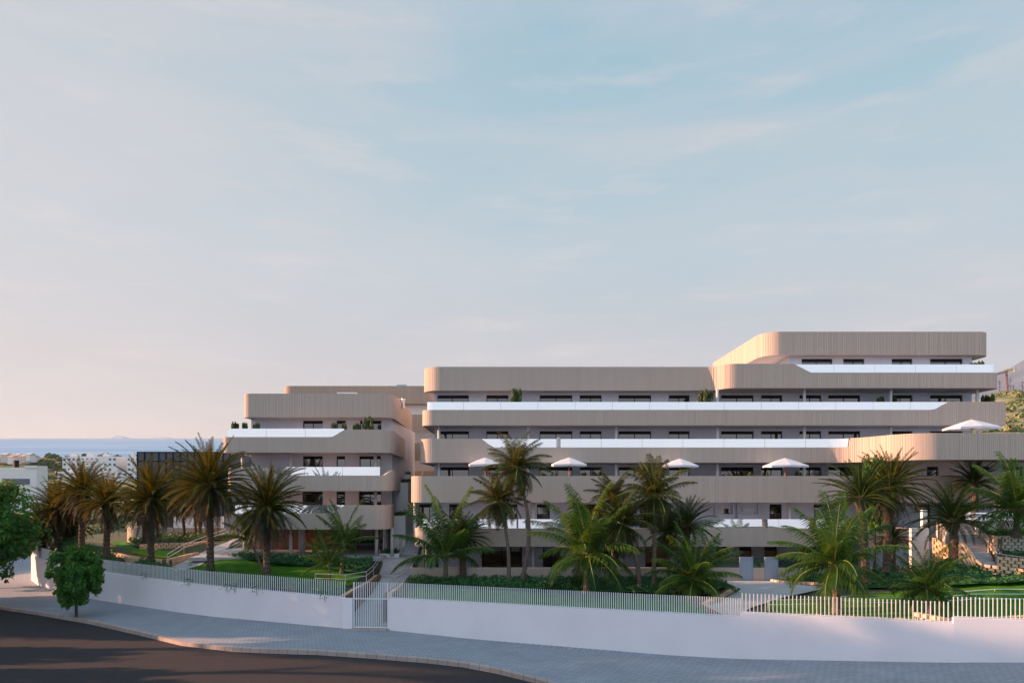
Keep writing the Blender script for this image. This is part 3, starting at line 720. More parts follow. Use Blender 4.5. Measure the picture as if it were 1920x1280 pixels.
for y0,z0,z1,ps in ((57.0,-0.2,2.8,(455,545,704)),(56.2,-3.12,-.18,(545,704)),(55.6,-5.3,-3.1,(459,545,706,735))):
    for p in ps:
        x=X(p,y0); mb=MB(); mb.tube([(x,y0,z0+.3 if z0>-5 else z0),(x,y0,z1)],0.13,12); part(mb,'column','column_paint',lb,True)
# ground floor lobby, brown timber and glass
mb=MB(); mb.box(X(455,61),X(735,61),61,61.2,-5.3,-3.0); part(mb,'lobby_wall','brickwood',lb)
mb=MB(); x=X(560,60.4)
while x<X(640,60.4): mb.box(x,x+.06,60.4,60.5,-5.24,-3.1); x+=.2
part(mb,'timber_screen','wood',lb)
for p in (566,590): mb=MB(); x=X(p,58); mb.tube([(x,58,-5.24),(x,58,-3.1)],0.28 if p==566 else .2,16); part(mb,'column','soffit' if p==566 else 'wood',lb,True)
for a,b in ((640,672),(675,700),(712,734)):
    mb=MB(); mb.box(X(a,60.8),X(b,60.8),60.8,60.83,-5.2,-3.2); part(mb,'lobby_glass','pane',lb)
mb=MB(); mb.box(X(718,57),X(718,57)+.05,57,60.9,-5.2,-3.1); part(mb,'lobby_wall','plaster_white',lb)
for (px,py) in ((745,748),(756,761)):
    mb=MB(); q=P(px,py,64); mb.tube([(q.x,q.y,7.2),(q.x,q.y,7.95)],.14,10); mb.tube([(q.x,q.y,7.9),(q.x,q.y,8.05)],.2,10); part(mb,'roof_vent','steel',lb)
mb=MB(); q=P(650,736,66); mb.box(q.x-.9,q.x+.9,66,68,7.2,8.9); part(mb,'roof_hatch','far_white',lb)
# ---------------- rear block
rb=empty('apartment_building','rear apartment building seen in the gap between the two terraced blocks','building',(-14,82,0))
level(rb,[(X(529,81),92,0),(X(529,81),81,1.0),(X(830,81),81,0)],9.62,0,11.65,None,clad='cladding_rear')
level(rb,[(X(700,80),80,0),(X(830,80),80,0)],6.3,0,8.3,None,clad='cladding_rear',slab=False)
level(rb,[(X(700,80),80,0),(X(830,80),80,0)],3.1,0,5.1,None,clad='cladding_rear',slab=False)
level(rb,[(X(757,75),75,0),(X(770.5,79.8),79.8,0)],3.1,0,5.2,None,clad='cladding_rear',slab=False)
mb=MB(); mb.box(X(600,82),X(830,82),82,84,-2,9.6); part(mb,'rear_wall','plaster_white',rb)
mb=MB(); mb.box(X(770,79),X(830,79),81.2,81.9,1.6,1.95); part(mb,'ledge','terracotta',rb)
mb=MB(); q=P(752.5,722,84); mb.box(q.x-.55,q.x+.55,84,85,11,12.25); part(mb,'roof_unit','roof_unit',rb)
for k in (762,766): mb=MB(); x=X(k,77); mb.box(x-.06,x+.06,77,77.1,1,8.2); part(mb,'window_strip','frame',rb)
# ---------------- stairs between the blocks
st=empty('staircase','long grey outdoor staircase climbing between the two buildings','stairs',(-8.3,57,-5.5))
mb=MB(); n=34; 
for i in range(n):
    y=57.0+i*0.46; z=-5.35+i*0.19; mb.box(-9.0,-7.62,y,y+0.50,z-1.0,z+0.0)
part(mb,'steps','step_stone',st)
mb=MB()
for o in (0.85,0.5):
    mb.tube([(-9.05,56.6,-5.4+o),(-9.05,57.2,-5.3+o),(-9.05,72.5,1.05+o)],0.028,8)
for k in range(7): y=57.2+k*2.5; z=-5.3+(y-57)*0.413; mb.tube([(-9.05,y,z-.2),(-9.05,y,z+.85)],0.022,6)
part(mb,'handrail','steel',st)
s2=empty('staircase','short wide flight of steps at the head of the gate path','stairs',(-8.6,52,-6.5))
mb=MB()
for i in range(7):
    mb.box(-9.75,-7.45,51.3+i*.4,54.15,-6.7,-6.5+(i+0)*0.15-0.0+0.02)
part(mb,'steps','step_stone',s2)
def planter(label,x0,x1,y0,y1,z0,z1,leaf=True):
    e=empty('planter_box',label,'planter',((x0+x1)/2,(y0+y1)/2,z0))
    mb=MB(); mb.box(x0,x1,y0,y0+.15,z0,z1); mb.box(x0,x0+.15,y0+.15,y1,z0,z1); mb.box(x1-.15,x1,y0+.15,y1,z0,z1); mb.box(x0+.15,x1-.15,y0+.15,y1,z0,z1-.12)
    part(mb,'box','plaster_white',e); return e
planter('tall white rendered planter highest beside the long staircase',X(737,62),X(765,62),62,66,-2.6,0.5)
planter('tall white rendered planter halfway up beside the long staircase',X(733,58.5),X(760,58.5),58.5,61.9,-5.5,-2.25)
planter('low white planter at the foot of the long staircase',X(712,56),X(748,56),56,57.6,-5.6,-5.15)
planter('small white planter furthest up between the blocks',X(741,67),X(769,67),67,69,-.5,1.3)
# ---------------- right-hand stairs and terraces
block_wall('large orange block wall beside the right staircase',[(X(1748,46.5),46.5),(X(1775,45.5),45.5),(X(1800,43.6),43.6),(X(1860,42.5),42.5),(X(1925,41.6),41.6)],pw([(27.0,-3.15),(27.6,-3.25),(28.2,-4.55),(30,-4.75),(33,-4.9)]),1.5)
block_wall('orange block wall rising on the right of the right staircase',[(X(1822,49),49),(X(1866,45.6),45.6)],-3.05,1.8)
block_wall('pale greenish block wall under the green planting at right edge',[(X(1866,45.6),45.6),(X(1990,45.6),45.6)],-3.05,1.15,'block_pale')
block_wall('lower orange block wall below the handrail at right edge',[(X(1868,44.2),44.2),(X(1990,43.4),43.4)],pw([(28,-4.1),(36,-4.6)]),1.0)
s3=empty('staircase','grey stone staircase between orange block walls at right','stairs',(28.5,46,-4.8))
mb=MB()
for i in range(16):
    y=44.0+i*.36; xx=X(1868-2.6*i,y); mb.box(xx-2.25,xx,y,y+.4,-6,-4.72+i*.15)
part(mb,'steps','step_stone',s3)
mb=MB()
for o in (0.9,0.6):
    mb.tube([(X(1868,43.9),43.9,-4.75+o),(X(1866,44.3),44.3,-4.6+o),(X(1818,49.6),49.6,-2.5+o),(X(1808,50),50,-2.45+o)],.028,8)
for f in (0,.25,.5,.75,1): 
    x=X(1866,44.3)*(1-f)+X(1818,49.6)*f; y=44.3+5.3*f; z=-4.6+2.1*f; mb.tube([(x,y,z-.1),(x,y,z+.9)],.022,6)
part(mb,'handrail','steel',s3)
mb=MB()
for o in (0.9,0.6):
    mb.tube([(X(1808,43.5),43.5,-4.4+o),(X(1770,49.5),49.5,-2.3+o)],.028,8)
part(mb,'handrail','steel',s3)
tw=empty('garden_wall','ribbed beige terrace wall with glass above it at right edge','wall',(31,48.5,-3.2))
pa=Path([(X(1758,50.5),50.5),(X(1822,50.4),50.4),(X(1830,50.3),50.3),(X(2040,50.3),50.3)]); mb=MB(); ribbed(mb,pa,lambda x,y:-4.0,lambda x,y:-2.28,.2); part(mb,'ribbed_panel','cladding',tw)
mb=MB(); ribbon(mb,pa,lambda x,y:-2.277,lambda x,y:-1.72,.03,-.06,t_at_x(pa,X(1812,50.4)),pa.len); part(mb,'glass_panel','balustrade_glass',tw)
mb=MB(); mb.box(X(1709,49.4),X(1742,49.4),49.4,49.7,-6.8,-2.78); part(mb,'white_wall','plaster_white',tw)
mb=MB(); mb.box(X(1744,50),X(1753,50),50.9,51.2,-5,-1.55); part(mb,'white_wall','plaster_white',tw)
# rear-left garden wall
rw=empty('garden_wall','long ribbed beige wall behind the left garden palms','wall',(-36,72,-5))
pa=Path(rpath([(X(229,72),80,0),(X(229,71),71,1.5),(X(475,71),71,0)])); mb=MB(); ribbed(mb,pa,lambda x,y:-5.9,lambda x,y:Zp(989,71),.2); part(mb,'ribbed_panel','cladding',rw)
mb=MB(); mb.box(X(325,74),X(418,74),74,74.3,-5,Zp(968,74)); part(mb,'white_wall','plaster_white',rw)
# handrails in the gardens
def rail(label,pts,posts=None,h=0.0,gap=.28,ph=0.9):
    e=empty('handrail',label,'railing',tuple(pts[0])); mb=MB()
    for o in (0,-gap):
        mb=MB(); mb.tube([(a,b,c+o) for a,b,c in pts],.026,8); part(mb,'rail','steel',e)
    ps=Path([(a,b) for a,b,c in pts]); acc=0
    for i in range(len(pts)):
        a=pts[i]; mb=MB(); mb.tube([(a[0],a[1],a[2]),(a[0],a[1],a[2]-ph)],.022,6); part(mb,'post','steel',e)
rail('curved steel handrail beside the left of the gate path',[tuple(P(591,1075,46.5)),tuple(P(648,1077,45.8)),tuple(P(687,1071,47)),tuple(P(700,1060,50)),tuple(P(711,1044,54)),tuple(P(712,1030,55))])
rail('steel handrail on the right of the gate path',[tuple(P(724,1097,45)),tuple(P(741,1077,49)),tuple(P(760,1066,51.2)),tuple(P(779,1035,54.5))])
rail('steel handrail rising to the right across the left path',[tuple(P(314,1038,52.5)),tuple(P(345,1020,57)),tuple(P(398,1000,63)),tuple(P(430,990,66)),tuple(P(443,990,66))])
rail('steel handrail on the lawn edge of the left path',[tuple(P(400,1038,55)),tuple(P(430,1025,58)),tuple(P(455,1010,62))])
rail('long steel handrail running across the right lawn, rear one',[tuple(P(1520,1119,41)),tuple(P(1590,1117,41)),tuple(P(1680,1111,41.5)),tuple(P(1810,1108,40)),tuple(P(1865,1104,39.5)),tuple(P(1940,1104,39))],ph=.8,gap=.25)
rail('long steel handrail running across the right lawn, front one',[tuple(P(1440,1124,38)),tuple(P(1560,1122,38.2)),tuple(P(1650,1120,38.5)),tuple(P(1740,1120,38)),tuple(P(1830,1113,37.5)),tuple(P(1940,1113,37))],ph=.8,gap=.25)
rail('steel handrail above the lower orange block wall at right edge',[tuple(P(1868,1036,44.2)),tuple(P(1887,1040,44.1)),tuple(P(1960,1049,43.8))],ph=.75)
# terrace parasols
def parasol(px,ptop,pedge,hw,d,zfloor,label):
    c=P(px,ptop,d); e=empty('parasol',label,'parasol',(c.x,d,zfloor),'white square parasols on the terraces')
    r=hw/F*d; zt_=c.z; ze=Zp(pedge,d); mb=MB(); vs=[(c.x,d,zt_)]; n=8; ring=[]
    for lev,(f,zz) in enumerate(((.5,.60),(1,0))):
        for k in range(n):
            a=math.pi/4*k; rr=r*f*(1.0 if k%2==0 else 1.22)*(0.95 if k%2==0 else 1); 
            vs.append((c.x+math.cos(a)*rr,d+math.sin(a)*rr*.72,ze+(zt_-ze)*(zz-.07 if f<1 and k%2 else zz)+ (0.05 if f==1 and k%2==0 else 0)))
    fs=[]
    for k in range(n):
        k2=(k+1)%n; fs+=[(0,1+k,1+k2),(1+k,9+k,9+k2,1+k2)]
    vs+= [(v[0],v[1],v[2]-.14) for v in vs[9:17]]
    for k in range(n): k2=(k+1)%n; fs.append((9+k,17+k,17+k2,9+k2))
    mb.add(vs,fs); part(mb,'canopy','fabric',e)
    mb=MB(); mb.tube([(c.x,d,zfloor),(c.x,d,zt_+.08)],.035,8); part(mb,'pole','wood',e)
    mb=MB()
    for k in range(n): v=vs[1+k]; mb.tube([(c.x,d,ze-.1),(v[0],v[1],v[2]-.03)],.012,4)
    part(mb,'ribs','wood',e)
parasol(910,857,871,33,53.9,ZD+.32,'leftmost white parasol on the terrace, half hidden by a palm')
parasol(1067,857,871,35,53.9,ZD+.32,'white parasol third from the right on the terrace above the big green palm')
parasol(1275,859,873,34,53.9,ZD+.32,'white parasol partly behind the dark palm crown in the middle')
parasol(1472,858,873,40,53.9,ZD+.32,'widest white parasol of the long terrace, right of centre')
parasol(1822,786,802,45,51.2,ZC+.32,'white parasol on the upper right terrace against the ribbed parapet')
# ================================================================== VEGETATION
def frond(mb,rb_,o,az,el,L,droop,n,ll,lw,hang,vee=.35,seg=10,twist=0,tip=0.25,rnd=random,rr=0.012):
    """pinnate frond; mb leaflets, rb_ rachis"""
    o=Vector(o); h=Vector((math.cos(az),math.sin(az),0)); s=Vector((-math.sin(az),math.cos(az),0)); pts=[o]; dirs=[]
    p=o.copy()
    for k in range(seg):
        t=k/seg; a=el-droop*(t**1.35); d=h*math.cos(a)+Vector((0,0,math.sin(a)))+s*(twist*t); d.normalize(); dirs.append(d); p=p+d*(L/seg); pts.append(p.copy())
    dirs.append(dirs[-1])
    rb_.tube(pts,[rr*(1-.8*k/seg) for k in range(seg+1)],4,False)
    for i in range(n):
        t=0.10+0.90*(i+.5)/n; f=t*seg; k=min(int(f),seg-1); q=pts[k].lerp(pts[k+1],f-k); d=dirs[k].lerp(dirs[k+1],f-k).normalized()
        up=d.cross(s).normalized(); 
        if up.z<0: up=-up
        prof=min(1,t/.18)*(1-(max(0,t-.45)/.55)**1.5*(1-tip))
        for sg in (-1,1):
            l=ll*prof*rnd.uniform(.75,1.15); fa=0.45+0.55*t+rnd.uniform(-.12,.12)
            e=(d*math.sin(fa)+s*sg*math.cos(fa)+up*(vee+rnd.uniform(-.12,.12))).normalized()
            w=d*(lw/2)
            m1=q+e*l*.5+Vector((0,0,-hang*l*.12)); e2=(e+Vector((0,0,-hang))).normalized(); m2=m1+e2*l*.5
            mb.add([q-w*.6,q+w*.6,m1+w,m1-w,m2],[(0,1,2,3),(3,2,4)])
def crown_date(seed,skirt,dense=66,top=True):
    dense=int(dense*1.22)
    rnd=random.Random(seed); mb=MB(); rb_=MB(); dry=MB(); dr=MB()
    for k in range(dense):
        f=(k+.5)/dense; az=k*2.39996+rnd.uniform(-.2,.2); el=math.radians(82-95*f**0.9)+rnd.uniform(-.12,.12)
        L=rnd.uniform(.86,1.08)*(1.14-.16*f); frond(mb,rb_,(0.03*math.cos(az),.03*math.sin(az),-0.06*f),az,el,L,rnd.uniform(.28,.7)+.75*f,52,.15,.0155,.25,.5,9,rnd.uniform(-.25,.25),.35,rnd,.008)
    for k in range(skirt):
        az=k*2.39996; el=math.radians(-10-62*k/max(1,skirt))+rnd.uniform(-.1,.1)
        frond(dry,dr,(0,0,-.10-.06*k/skirt),az,el,rnd.uniform(.8,1.05),rnd.uniform(.6,.9),34,.13,.018,.5,.1,7,rnd.uniform(-.2,.2),.35,rnd,.009)
    return mb,rb_,dry,dr
def crown_coco(seed,n=20,up=.8,low=-.35,ll=.30,droop=1.25,dn=56):
    rnd=random.Random(seed); mb=MB(); rb_=MB()
    for k in range(n):
        f=(k+.5)/n; az=k*2.39996+rnd.uniform(-.3,.3); el=math.radians(85)*up*(1-f)+low*f+rnd.uniform(-.1,.1)
        frond(mb,rb_,(0,0,.04*(1-f)),az,el,rnd.uniform(.90,1.08)*(1.16-.28*f),droop*rnd.uniform(.75,1.2)*(0.55+.7*f),dn,ll,.0175,.95+.4*f,.10,11,rnd.uniform(-.3,.3),.35,rnd,.016)
    return mb,rb_
def mesh_of(mb,name,m):
    me=bpy.data.meshes.new(name); me.from_pydata(mb.v,[],mb.f); me.materials.append(MATS[m]); return me
DATE=[]
for sd_,sk in ((1,38),(2,42),(3,0)):
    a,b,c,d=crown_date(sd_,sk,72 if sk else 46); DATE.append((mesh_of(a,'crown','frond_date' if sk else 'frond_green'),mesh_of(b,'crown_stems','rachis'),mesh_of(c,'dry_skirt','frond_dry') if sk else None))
COCO=[]
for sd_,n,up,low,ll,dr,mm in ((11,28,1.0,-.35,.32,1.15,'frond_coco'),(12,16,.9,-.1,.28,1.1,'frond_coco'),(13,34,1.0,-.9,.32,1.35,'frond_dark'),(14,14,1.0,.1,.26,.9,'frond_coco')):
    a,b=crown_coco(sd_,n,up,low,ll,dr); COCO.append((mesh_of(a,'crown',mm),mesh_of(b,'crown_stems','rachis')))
def link(name,me,parent,loc=(0,0,0),rot=(0,0,0),sc=1):
    o=bpy.data.objects.new(name,me); COL.objects.link(o); o.parent=parent; o.location=loc; o.rotation_euler=rot; o.scale=(sc,sc,sc) if not isinstance(sc,tuple) else sc; return o
def trunk(mb,a,b,r0,r1,n=14,bow=0,rough=.0,seed=0):
    rnd=random.Random(seed); a=Vector(a); b=Vector(b); pts=[]; rs=[]; N_=n*2
    for k in range(N_+1):
        t=k/N_; p=a.lerp(b,t); p.x+=bow*math.sin(math.pi*t)*(b.z-a.z)*.1; pts.append(p)
        rs.append((r0*(1-t)+r1*t+ (r0*.45*max(0,1-t*7)))*(1+(rough if k%2 else -rough)*rnd.uniform(.6,1.3)))
    mb.tube(pts,rs,10)
def palm(kind,var,bx,d,cx,cy,R,label,base=None,bow=0,rot=None,tr=None):
    x=Xp(bx,d); zb=base if base is not None else zg(x,d)-.05; c=P(cx,cy,d)
    e=empty('palm_tree',label,'palm tree',(x,d,zb),'date palms in the garden' if kind=='date' else 'feather-leaved palms in the garden')
    rnd=random.Random(int(bx*7+cy)); r=R/F*d; loc=(c.x-x,rnd.uniform(-.3,.3),c.z-zb)
    mb=MB(); date=kind=='date'; w=tr or (.24 if date else .15); 
    trunk(mb,(0,0,0),loc,w,w*(.95 if date else .62),max(5,int(loc[2]/.28)),bow,.10 if date else .05,int(bx))
    mb.obj('trunk','bark_date' if date else 'bark_coco',e)
    if date:   # leaf-base boss under the crown
        mb=MB(); mb.tube([(loc[0],loc[1],loc[2]-r*.30),(loc[0],loc[1],loc[2]-r*.16),(loc[0],loc[1],loc[2]-.02),(loc[0],loc[1],loc[2]+r*.06)],[w*1.0,w*1.7,w*1.5,w*.4],10); mb.obj('leaf_bases','bark_date',e)
    ro=(rnd.uniform(-.06,.06),rnd.uniform(-.06,.06),rot if rot is not None else rnd.uniform(0,6.28))
    T=DATE[var] if date else COCO[var]
    o=link('crown',T[0],e,loc,ro,r); link('crown_stems',T[1],o)
    if date and T[2]: link('dry_skirt',T[2],e,loc,ro,r)
    return e
D_='date'; K_='coco'
palm(D_,0,395,48,392,910,86,'tallest bushy date palm of the left garden, its crown golden against the building edge')
palm(D_,1,283,52,283,935,74,'date palm with a hanging skirt beside the curved block wall, left of the tallest')
palm(D_,0,199,54,201,942,57,'date palm standing behind the street tree, third from the left')
palm(D_,1,152,58,156,921,60,'slim-trunked date palm rising out of the dense clump at far left')
palm(D_,0,107,60,108,955,58,'bushy date palm at the left end of the clump')
palm(D_,1,80,64,84,985,50,'low leftmost date palm next to the big roadside tree')
palm(D_,0,130,62,128,985,48,'short date palm low in the dense clump at left')
palm(D_,2,272,62,272,960,52,'date palm half hidden behind the one by the curved block wall')
palm(D_,1,500,47,500,950,78,'date palm with a brown skirt on the left lawn before the left building')
palm(D_,0,347,66,341,935,44,'small slender date palm left of three by the ribbed wall',tr=.14)
palm(D_,1,368,67,364,925,42,'small slender date palm in the middle of three by the ribbed wall',tr=.13)
palm(D_,0,375,66,379,945,40,'small slender date palm right of three by the ribbed wall',tr=.14)
palm(D_,2,1795,44,1785,975,76,'open-crowned date palm before the right-hand staircase')
palm(D_,0,1662,45,1670,915,71,'tall date palm in front of the wing corner, right of its twin')
palm(D_,2,1625,42.5,1614,932,77,'tall date palm just behind the largest right-hand feather palm')
palm(D_,2,1290,46.5,1286,985,58,'dark date palm behind the low palm right of centre')
palm(D_,2,868,49.0,868,1010,56,'dark date palm behind the low spreading palm near the gate')
palm(D_,2,1672,47.8,1672,1010,42,'small date palm by the ribbed wall end, under the tall one')
palm(D_,2,1830,51.5,1828,905,52,'date palm by the right wing windows, behind the edge palm',base=-4)
palm(K_,3,836,48,836,1045,118,'low wide-spreading palm just right of the gate path',tr=.2)
palm(K_,2,976,47.6,968,880,66,'tall thin palm whose crown reaches the first parasol',bow=.9,tr=.15)
palm(K_,2,953,47.4,935,942,60,'thin leaning palm paired left of the tall thin palm',bow=.5,tr=.14)
palm(K_,0,1100,44,1103,1042,116,'big bright green feather palm left of centre',tr=.24)
palm(K_,2,1225,45,1228,932,74,'tall dark-crowned palm in the middle of the terrace',tr=.17)
palm(K_,2,1199,44.5,1165,985,68,'curving dark palm between the big green palm and the tall dark one',bow=.8,tr=.16)
palm(K_,2,1150,48.5,1150,935,52,'dark palm behind the top of the big bright green palm',tr=.15)
palm(K_,2,1255,47,1250,1000,50,'short dark palm under the tall dark-crowned palm',tr=.14)
palm(K_,0,1298,43,1298,1088,92,'low feather palm touching the hedge right of centre',tr=.17)
palm(K_,0,1570,37.2,1568,1062,118,'largest bright feather palm in front of the right wall fence',tr=.24)
palm(K_,0,1745,35.3,1745,1108,78,'low feather palm closest to the fence at right',tr=.15)
palm(K_,0,1905,45,1903,960,98,'large feather palm on the raised planting at right edge',base=-3.1,tr=.22)
palm(K_,3,619,46.5,619,1060,64,'small young palm nearest the curved handrail',tr=.09)
palm(K_,3,640,49,645,1020,74,'young palm in the hedge before the left building',tr=.12)
palm(K_,3,493,51,470,1012,62,'young pale-stemmed palm behind the skirted palm on the left lawn',tr=.10)
# broadleaf crowns
def leafcloud(n,rx,ry,rz,size,seed,clump=40,hollow=.55,flat=.0,rr=(.16,.34)):
    rnd=random.Random(seed); mb=MB(); cs=[]
    for k in range(clump):
        while True:
            v=Vector((rnd.uniform(-1,1),rnd.uniform(-1,1),rnd.uniform(-1,1)))
            if hollow<v.length<1: break
        v*= (0.80+.22*rnd.random()); cs.append((v,rnd.uniform(*rr)))
    for k in range(n):
        c,r=cs[rnd.randrange(len(cs))]
        v=Vector((rnd.gauss(0,1),rnd.gauss(0,1),rnd.gauss(0,.75))); v.normalize(); p=c+v*r*rnd.uniform(.45,1.0)
        q=Vector((p.x*rx,p.y*ry,p.z*rz)); s=size*rnd.uniform(.6,1.3)
        nrm=(v+Vector((rnd.uniform(-.8,.8),rnd.uniform(-.8,.8),rnd.uniform(-.2,1.0)))).normalized()
        a=nrm.cross(Vector((rnd.uniform(-1,1),rnd.uniform(-1,1),rnd.uniform(-1,1)))).normalized(); b=nrm.cross(a)
        dr=Vector((0,0,-s*.2))
        mb.add([q-a*s*.5,q+b*s*.3+nrm*s*.08,q+a*s*.6+dr,q-b*s*.3+nrm*s*.08],[(0,1,2,3)])
    return mb
TREE=mesh_of(leafcloud(11500,1,1,1,.12,5,120,.45,rr=(.12,.25)),'crown','leaf_tree')
BIG=mesh_of(leafcloud(24000,1,1,1,.068,6,110,.5),'crown','leaf_tree')
SHR=mesh_of(leafcloud(3000,1,1,1,.24,8,34,.1),'foliage','leaf_shrub')
FARM=mesh_of(leafcloud(2600,1,1,1,.15,9,26,.3),'crown','leaf_far')
def limbs(mb,base,top,spread,r,seed,n=9):
    rnd=random.Random(seed); base=Vector(base); top=Vector(top)
    mb.tube([base,base.lerp(top,.5),top],[r,r*.75,r*.4],10)
    for k in range(n):
        a=base.lerp(top,rnd.uniform(.3,.95)); az=rnd.uniform(0,6.28); e=a+Vector((math.cos(az)*spread*.75,math.sin(az)*spread*.75,spread*rnd.uniform(.2,.8)))
        mb.tube([a,a.lerp(e,.5)+Vector((0,0,.1*spread)),e],[r*.4,r*.25,r*.1],6)
def tree(label,x,y,z,h0,rx,rz,mesh,m='bark_tree',r=.07,name='broadleaf_tree',group=None,ry=None,rot=None,seed=1):
    e=empty(name,label,'tree',(x,y,z),group); mb=MB(); limbs(mb,(0,0,-.1),(0,0,h0+rz*1.2),rx*.8,r,seed); mb.obj('trunk',m,e)
    link('crown',mesh,e,(0,0,h0+rz),(0,0,rot if rot is not None else seed*1.3),(rx,ry or rx,rz)); return e
sx,sy=onstreet(143,1156)
tree('round-crowned street tree alone on the footway at left',sx,sy,zs(sx),0.55,1.68,2.02,TREE,r=.10,seed=3)
tree('large leafy roadside tree cut off by the left edge',-38.3,49,-8.6,1.9,4.7,4.2,BIG,r=.3,seed=5)
tree('yellow-green tree tucked behind the roadside tree at left edge',-50.5,62.5,-9,3.0,4.2,4.2,BIG,r=.3,seed=8)
tree('pale green willowy tree in front of the white flat-roofed house',-78,95,-7,0.8,8.0,5.2,FARM,r=.3,seed=9)
tree('pale green tree beside the wing corner above the palms',X(1640,47.5),47.5,-6,2.9,1.1,2.6,TREE,r=.1,seed=11)
# unseen trees added at left, crowns set to shade the street
SHADE_TREES=[(-50,14,14,4.5,-1),(-47,21,13.5,4.2,2.5),(-53,27.5,14,4.2,3.8),(-47,33.0,13.5,3.8,4.4),(-54,38.3,13.5,4,3.6),(-48,43.3,12,3.6,-5),(-44,46.2,4.2,3.2,-8),(-51,48.3,5.4,3.2,-6.5),(-54,54,3.2,3.2,-7)]
for i,(x,y,top,rx,bot) in enumerate(SHADE_TREES):
    zb=zbase(x,y); bot=max(bot,zb+.8); rz=(top-bot)/2
    tree(['southernmost','second','third','fourth','fifth','sixth','seventh','eighth','ninth','tenth'][i]+' tree from the south in the unseen row added to shade the street',x,y,zb,bot-zb,rx,rz,BIG,r=.35,group='unseen trees added for street shade',seed=20+i)
for i,(x,y,h0,r,l) in enumerate(((-37,31.5,1.6,2.3,'nearest'),(-45,36.5,1.8,2.6,'middle'),(-52,33.5,2.2,2.4,'farthest'))):  # unseen trees added so their shade breaks up the sun on the road
    tree(l+' of three unseen small trees added to dapple the road with shade',x,y,zs(x)-.1,h0,r,r*1.15,TREE,r=.1,group='small trees on the opposite verge',seed=60+i)
# shrubs on terraces
def shrub(px,ptop,pbot,hw,d,zb,label,nm='terrace_shrub'):
    x=Xp(px,d); zt_=Zp(ptop,d); e=empty(nm,label,'shrub',(x,d,zb),'clipped shrubs on the terraces'); h=zt_-zb; r=hw/F*d
    mb=MB(); mb.tube([(0,0,.38),(0,0,h*.8)],.03,6); mb.obj('stem','bark_tree',e)
    mb=MB(); mb.tube([(0,0,0),(0,0,.45)],[.2,.26],12); mb.obj('pot','soffit',e)
    link('foliage',SHR,e,(0,0,.35+(h-.35)/2),(0,0,px*.37),(r/1.18,r*.75,(h-.35)/2/1.12))
fz=ZB+.32; d=58
shrub(968,722,753,16,d,fz,'tall dense shrub on the upper terrace, left of centre')
shrub(1322,724,753,19,d-.3,fz,'broad dense shrub at the bend of the upper terrace')
shrub(1652,738,753,9,d,fz,'left small round shrub of a pair on the upper terrace at right')
shrub(1675,738,753,9,d,fz,'right small round shrub of a pair on the upper terrace at right')
shrub(1846,735,753,11,d,fz,'left bushy shrub at the right end of the upper terrace')
shrub(1859,734,753,10,d-.5,fz,'bushy shrub at the outermost right corner of the upper terrace')
shrub(1823,675,685,10,58.5,ZA+.32,'left low shrub at the penthouse terrace corner')
shrub(1838,672,685,11,58.3,ZA+.32,'right low shrub at the penthouse terrace corner')
lz=2.79+.32
shrub(439,785,803,10,57,lz,'leftmost round shrub of three on the left block terrace')
shrub(459,787,803,9,57,lz,'middle round shrub of three on the left block terrace')
shrub(482,787,803,9,57,lz,'third round shrub on the left block terrace, near the wall')
shrub(625,787,804,9,57,lz,'small round shrub left of the window gap on the left block terrace')
shrub(645,788,804,8,57,lz,'small round shrub next to the narrow window on the left block')
shrub(669,788,804,9,57,lz,'small round shrub just left of the tallest one on the left block')
shrub(691,774,804,14,57,lz,'tallest shrub on the left block terrace, near its corner')
for i,(p,t) in enumerate(((1016,880),(1038,881),(1095,881),(1240,884),(1406,880),(1436,880),(1496,878))):
    shrub(p,t,892,9,54.6,ZD+.32,['plant behind the parapet at the left end of its row','plant second from left behind the long parapet','plant right of the second parasol pole','plant left of the third parasol pole','plant left of the widest parasol pole','plant close to the widest parasol pole','plant right of the widest parasol pole'][i])
# hedges and ground cover
def cover(label,poly,dens,size,h,m='leaf_hedge',name='ground_cover',off=0,zf=None,group=None,seed=1):
    rnd=random.Random(seed); zf=zf or zg
    mb0=cdt(poly,.6,lambda x,y:zf(x,y)+off+h*.55*(0.6+.8*noise.noise(Vector((x*.9,y*.9,2)))))
    x0,x1,y0,y1=mb0.bb; n=int((x1-x0)*(y1-y0)*dens); mb=MB()
    for k in range(n):
        x=rnd.uniform(x0,x1); y=rnd.uniform(y0,y1)
        if not mb0.inside(x,y): continue
        hh=h*(0.75+.55*noise.noise(Vector((x*.9,y*.9,2)))+.35*noise.noise(Vector((x*2.6,y*2.6,7)))); q=Vector((x,y,zf(x,y)+off+hh*rnd.uniform(.62,1.0)))
        s=size*rnd.uniform(.6,1.3); nrm=Vector((rnd.uniform(-.8,.8),rnd.uniform(-1,.5),rnd.uniform(.2,1))).normalized()
        a=nrm.cross(Vector((rnd.uniform(-1,1),rnd.uniform(-1,1),rnd.uniform(-1,1)))).normalized(); b=nrm.cross(a)
        mb.add([q-a*s*.55,q+b*s*.28,q+a*s*.55-Vector((0,0,s*.15)),q-b*s*.28],[(0,1,2,3)])
    k=len(mb.v); mb.v+=mb0.v; mb.f+=[tuple(i+k for i in f) for f in mb0.f]
    o=mb.obj(name,m); tag(o,label,'ground cover',kind='stuff'); return o
cover('long dark green hedge bed in front of the ribbed garden wall',[(-7.0,49.2),(-6.8,46.9),(-3,45.9),(2,44.6),(8,43.4),(11.2,42.4),(12.6,43.6),(13.9,45.6),(14.1,49.2)],95,.20,.62)
cover('dark green bed between the door path and the right lawn',[(18.4,49.1),(19.6,45.0),(20.3,42.2),(24,40.7),(28,43.5),(29.6,42.6),(27.2,46),(25.5,46.8),(25.8,49.1)],80,.20,.60,seed=2)
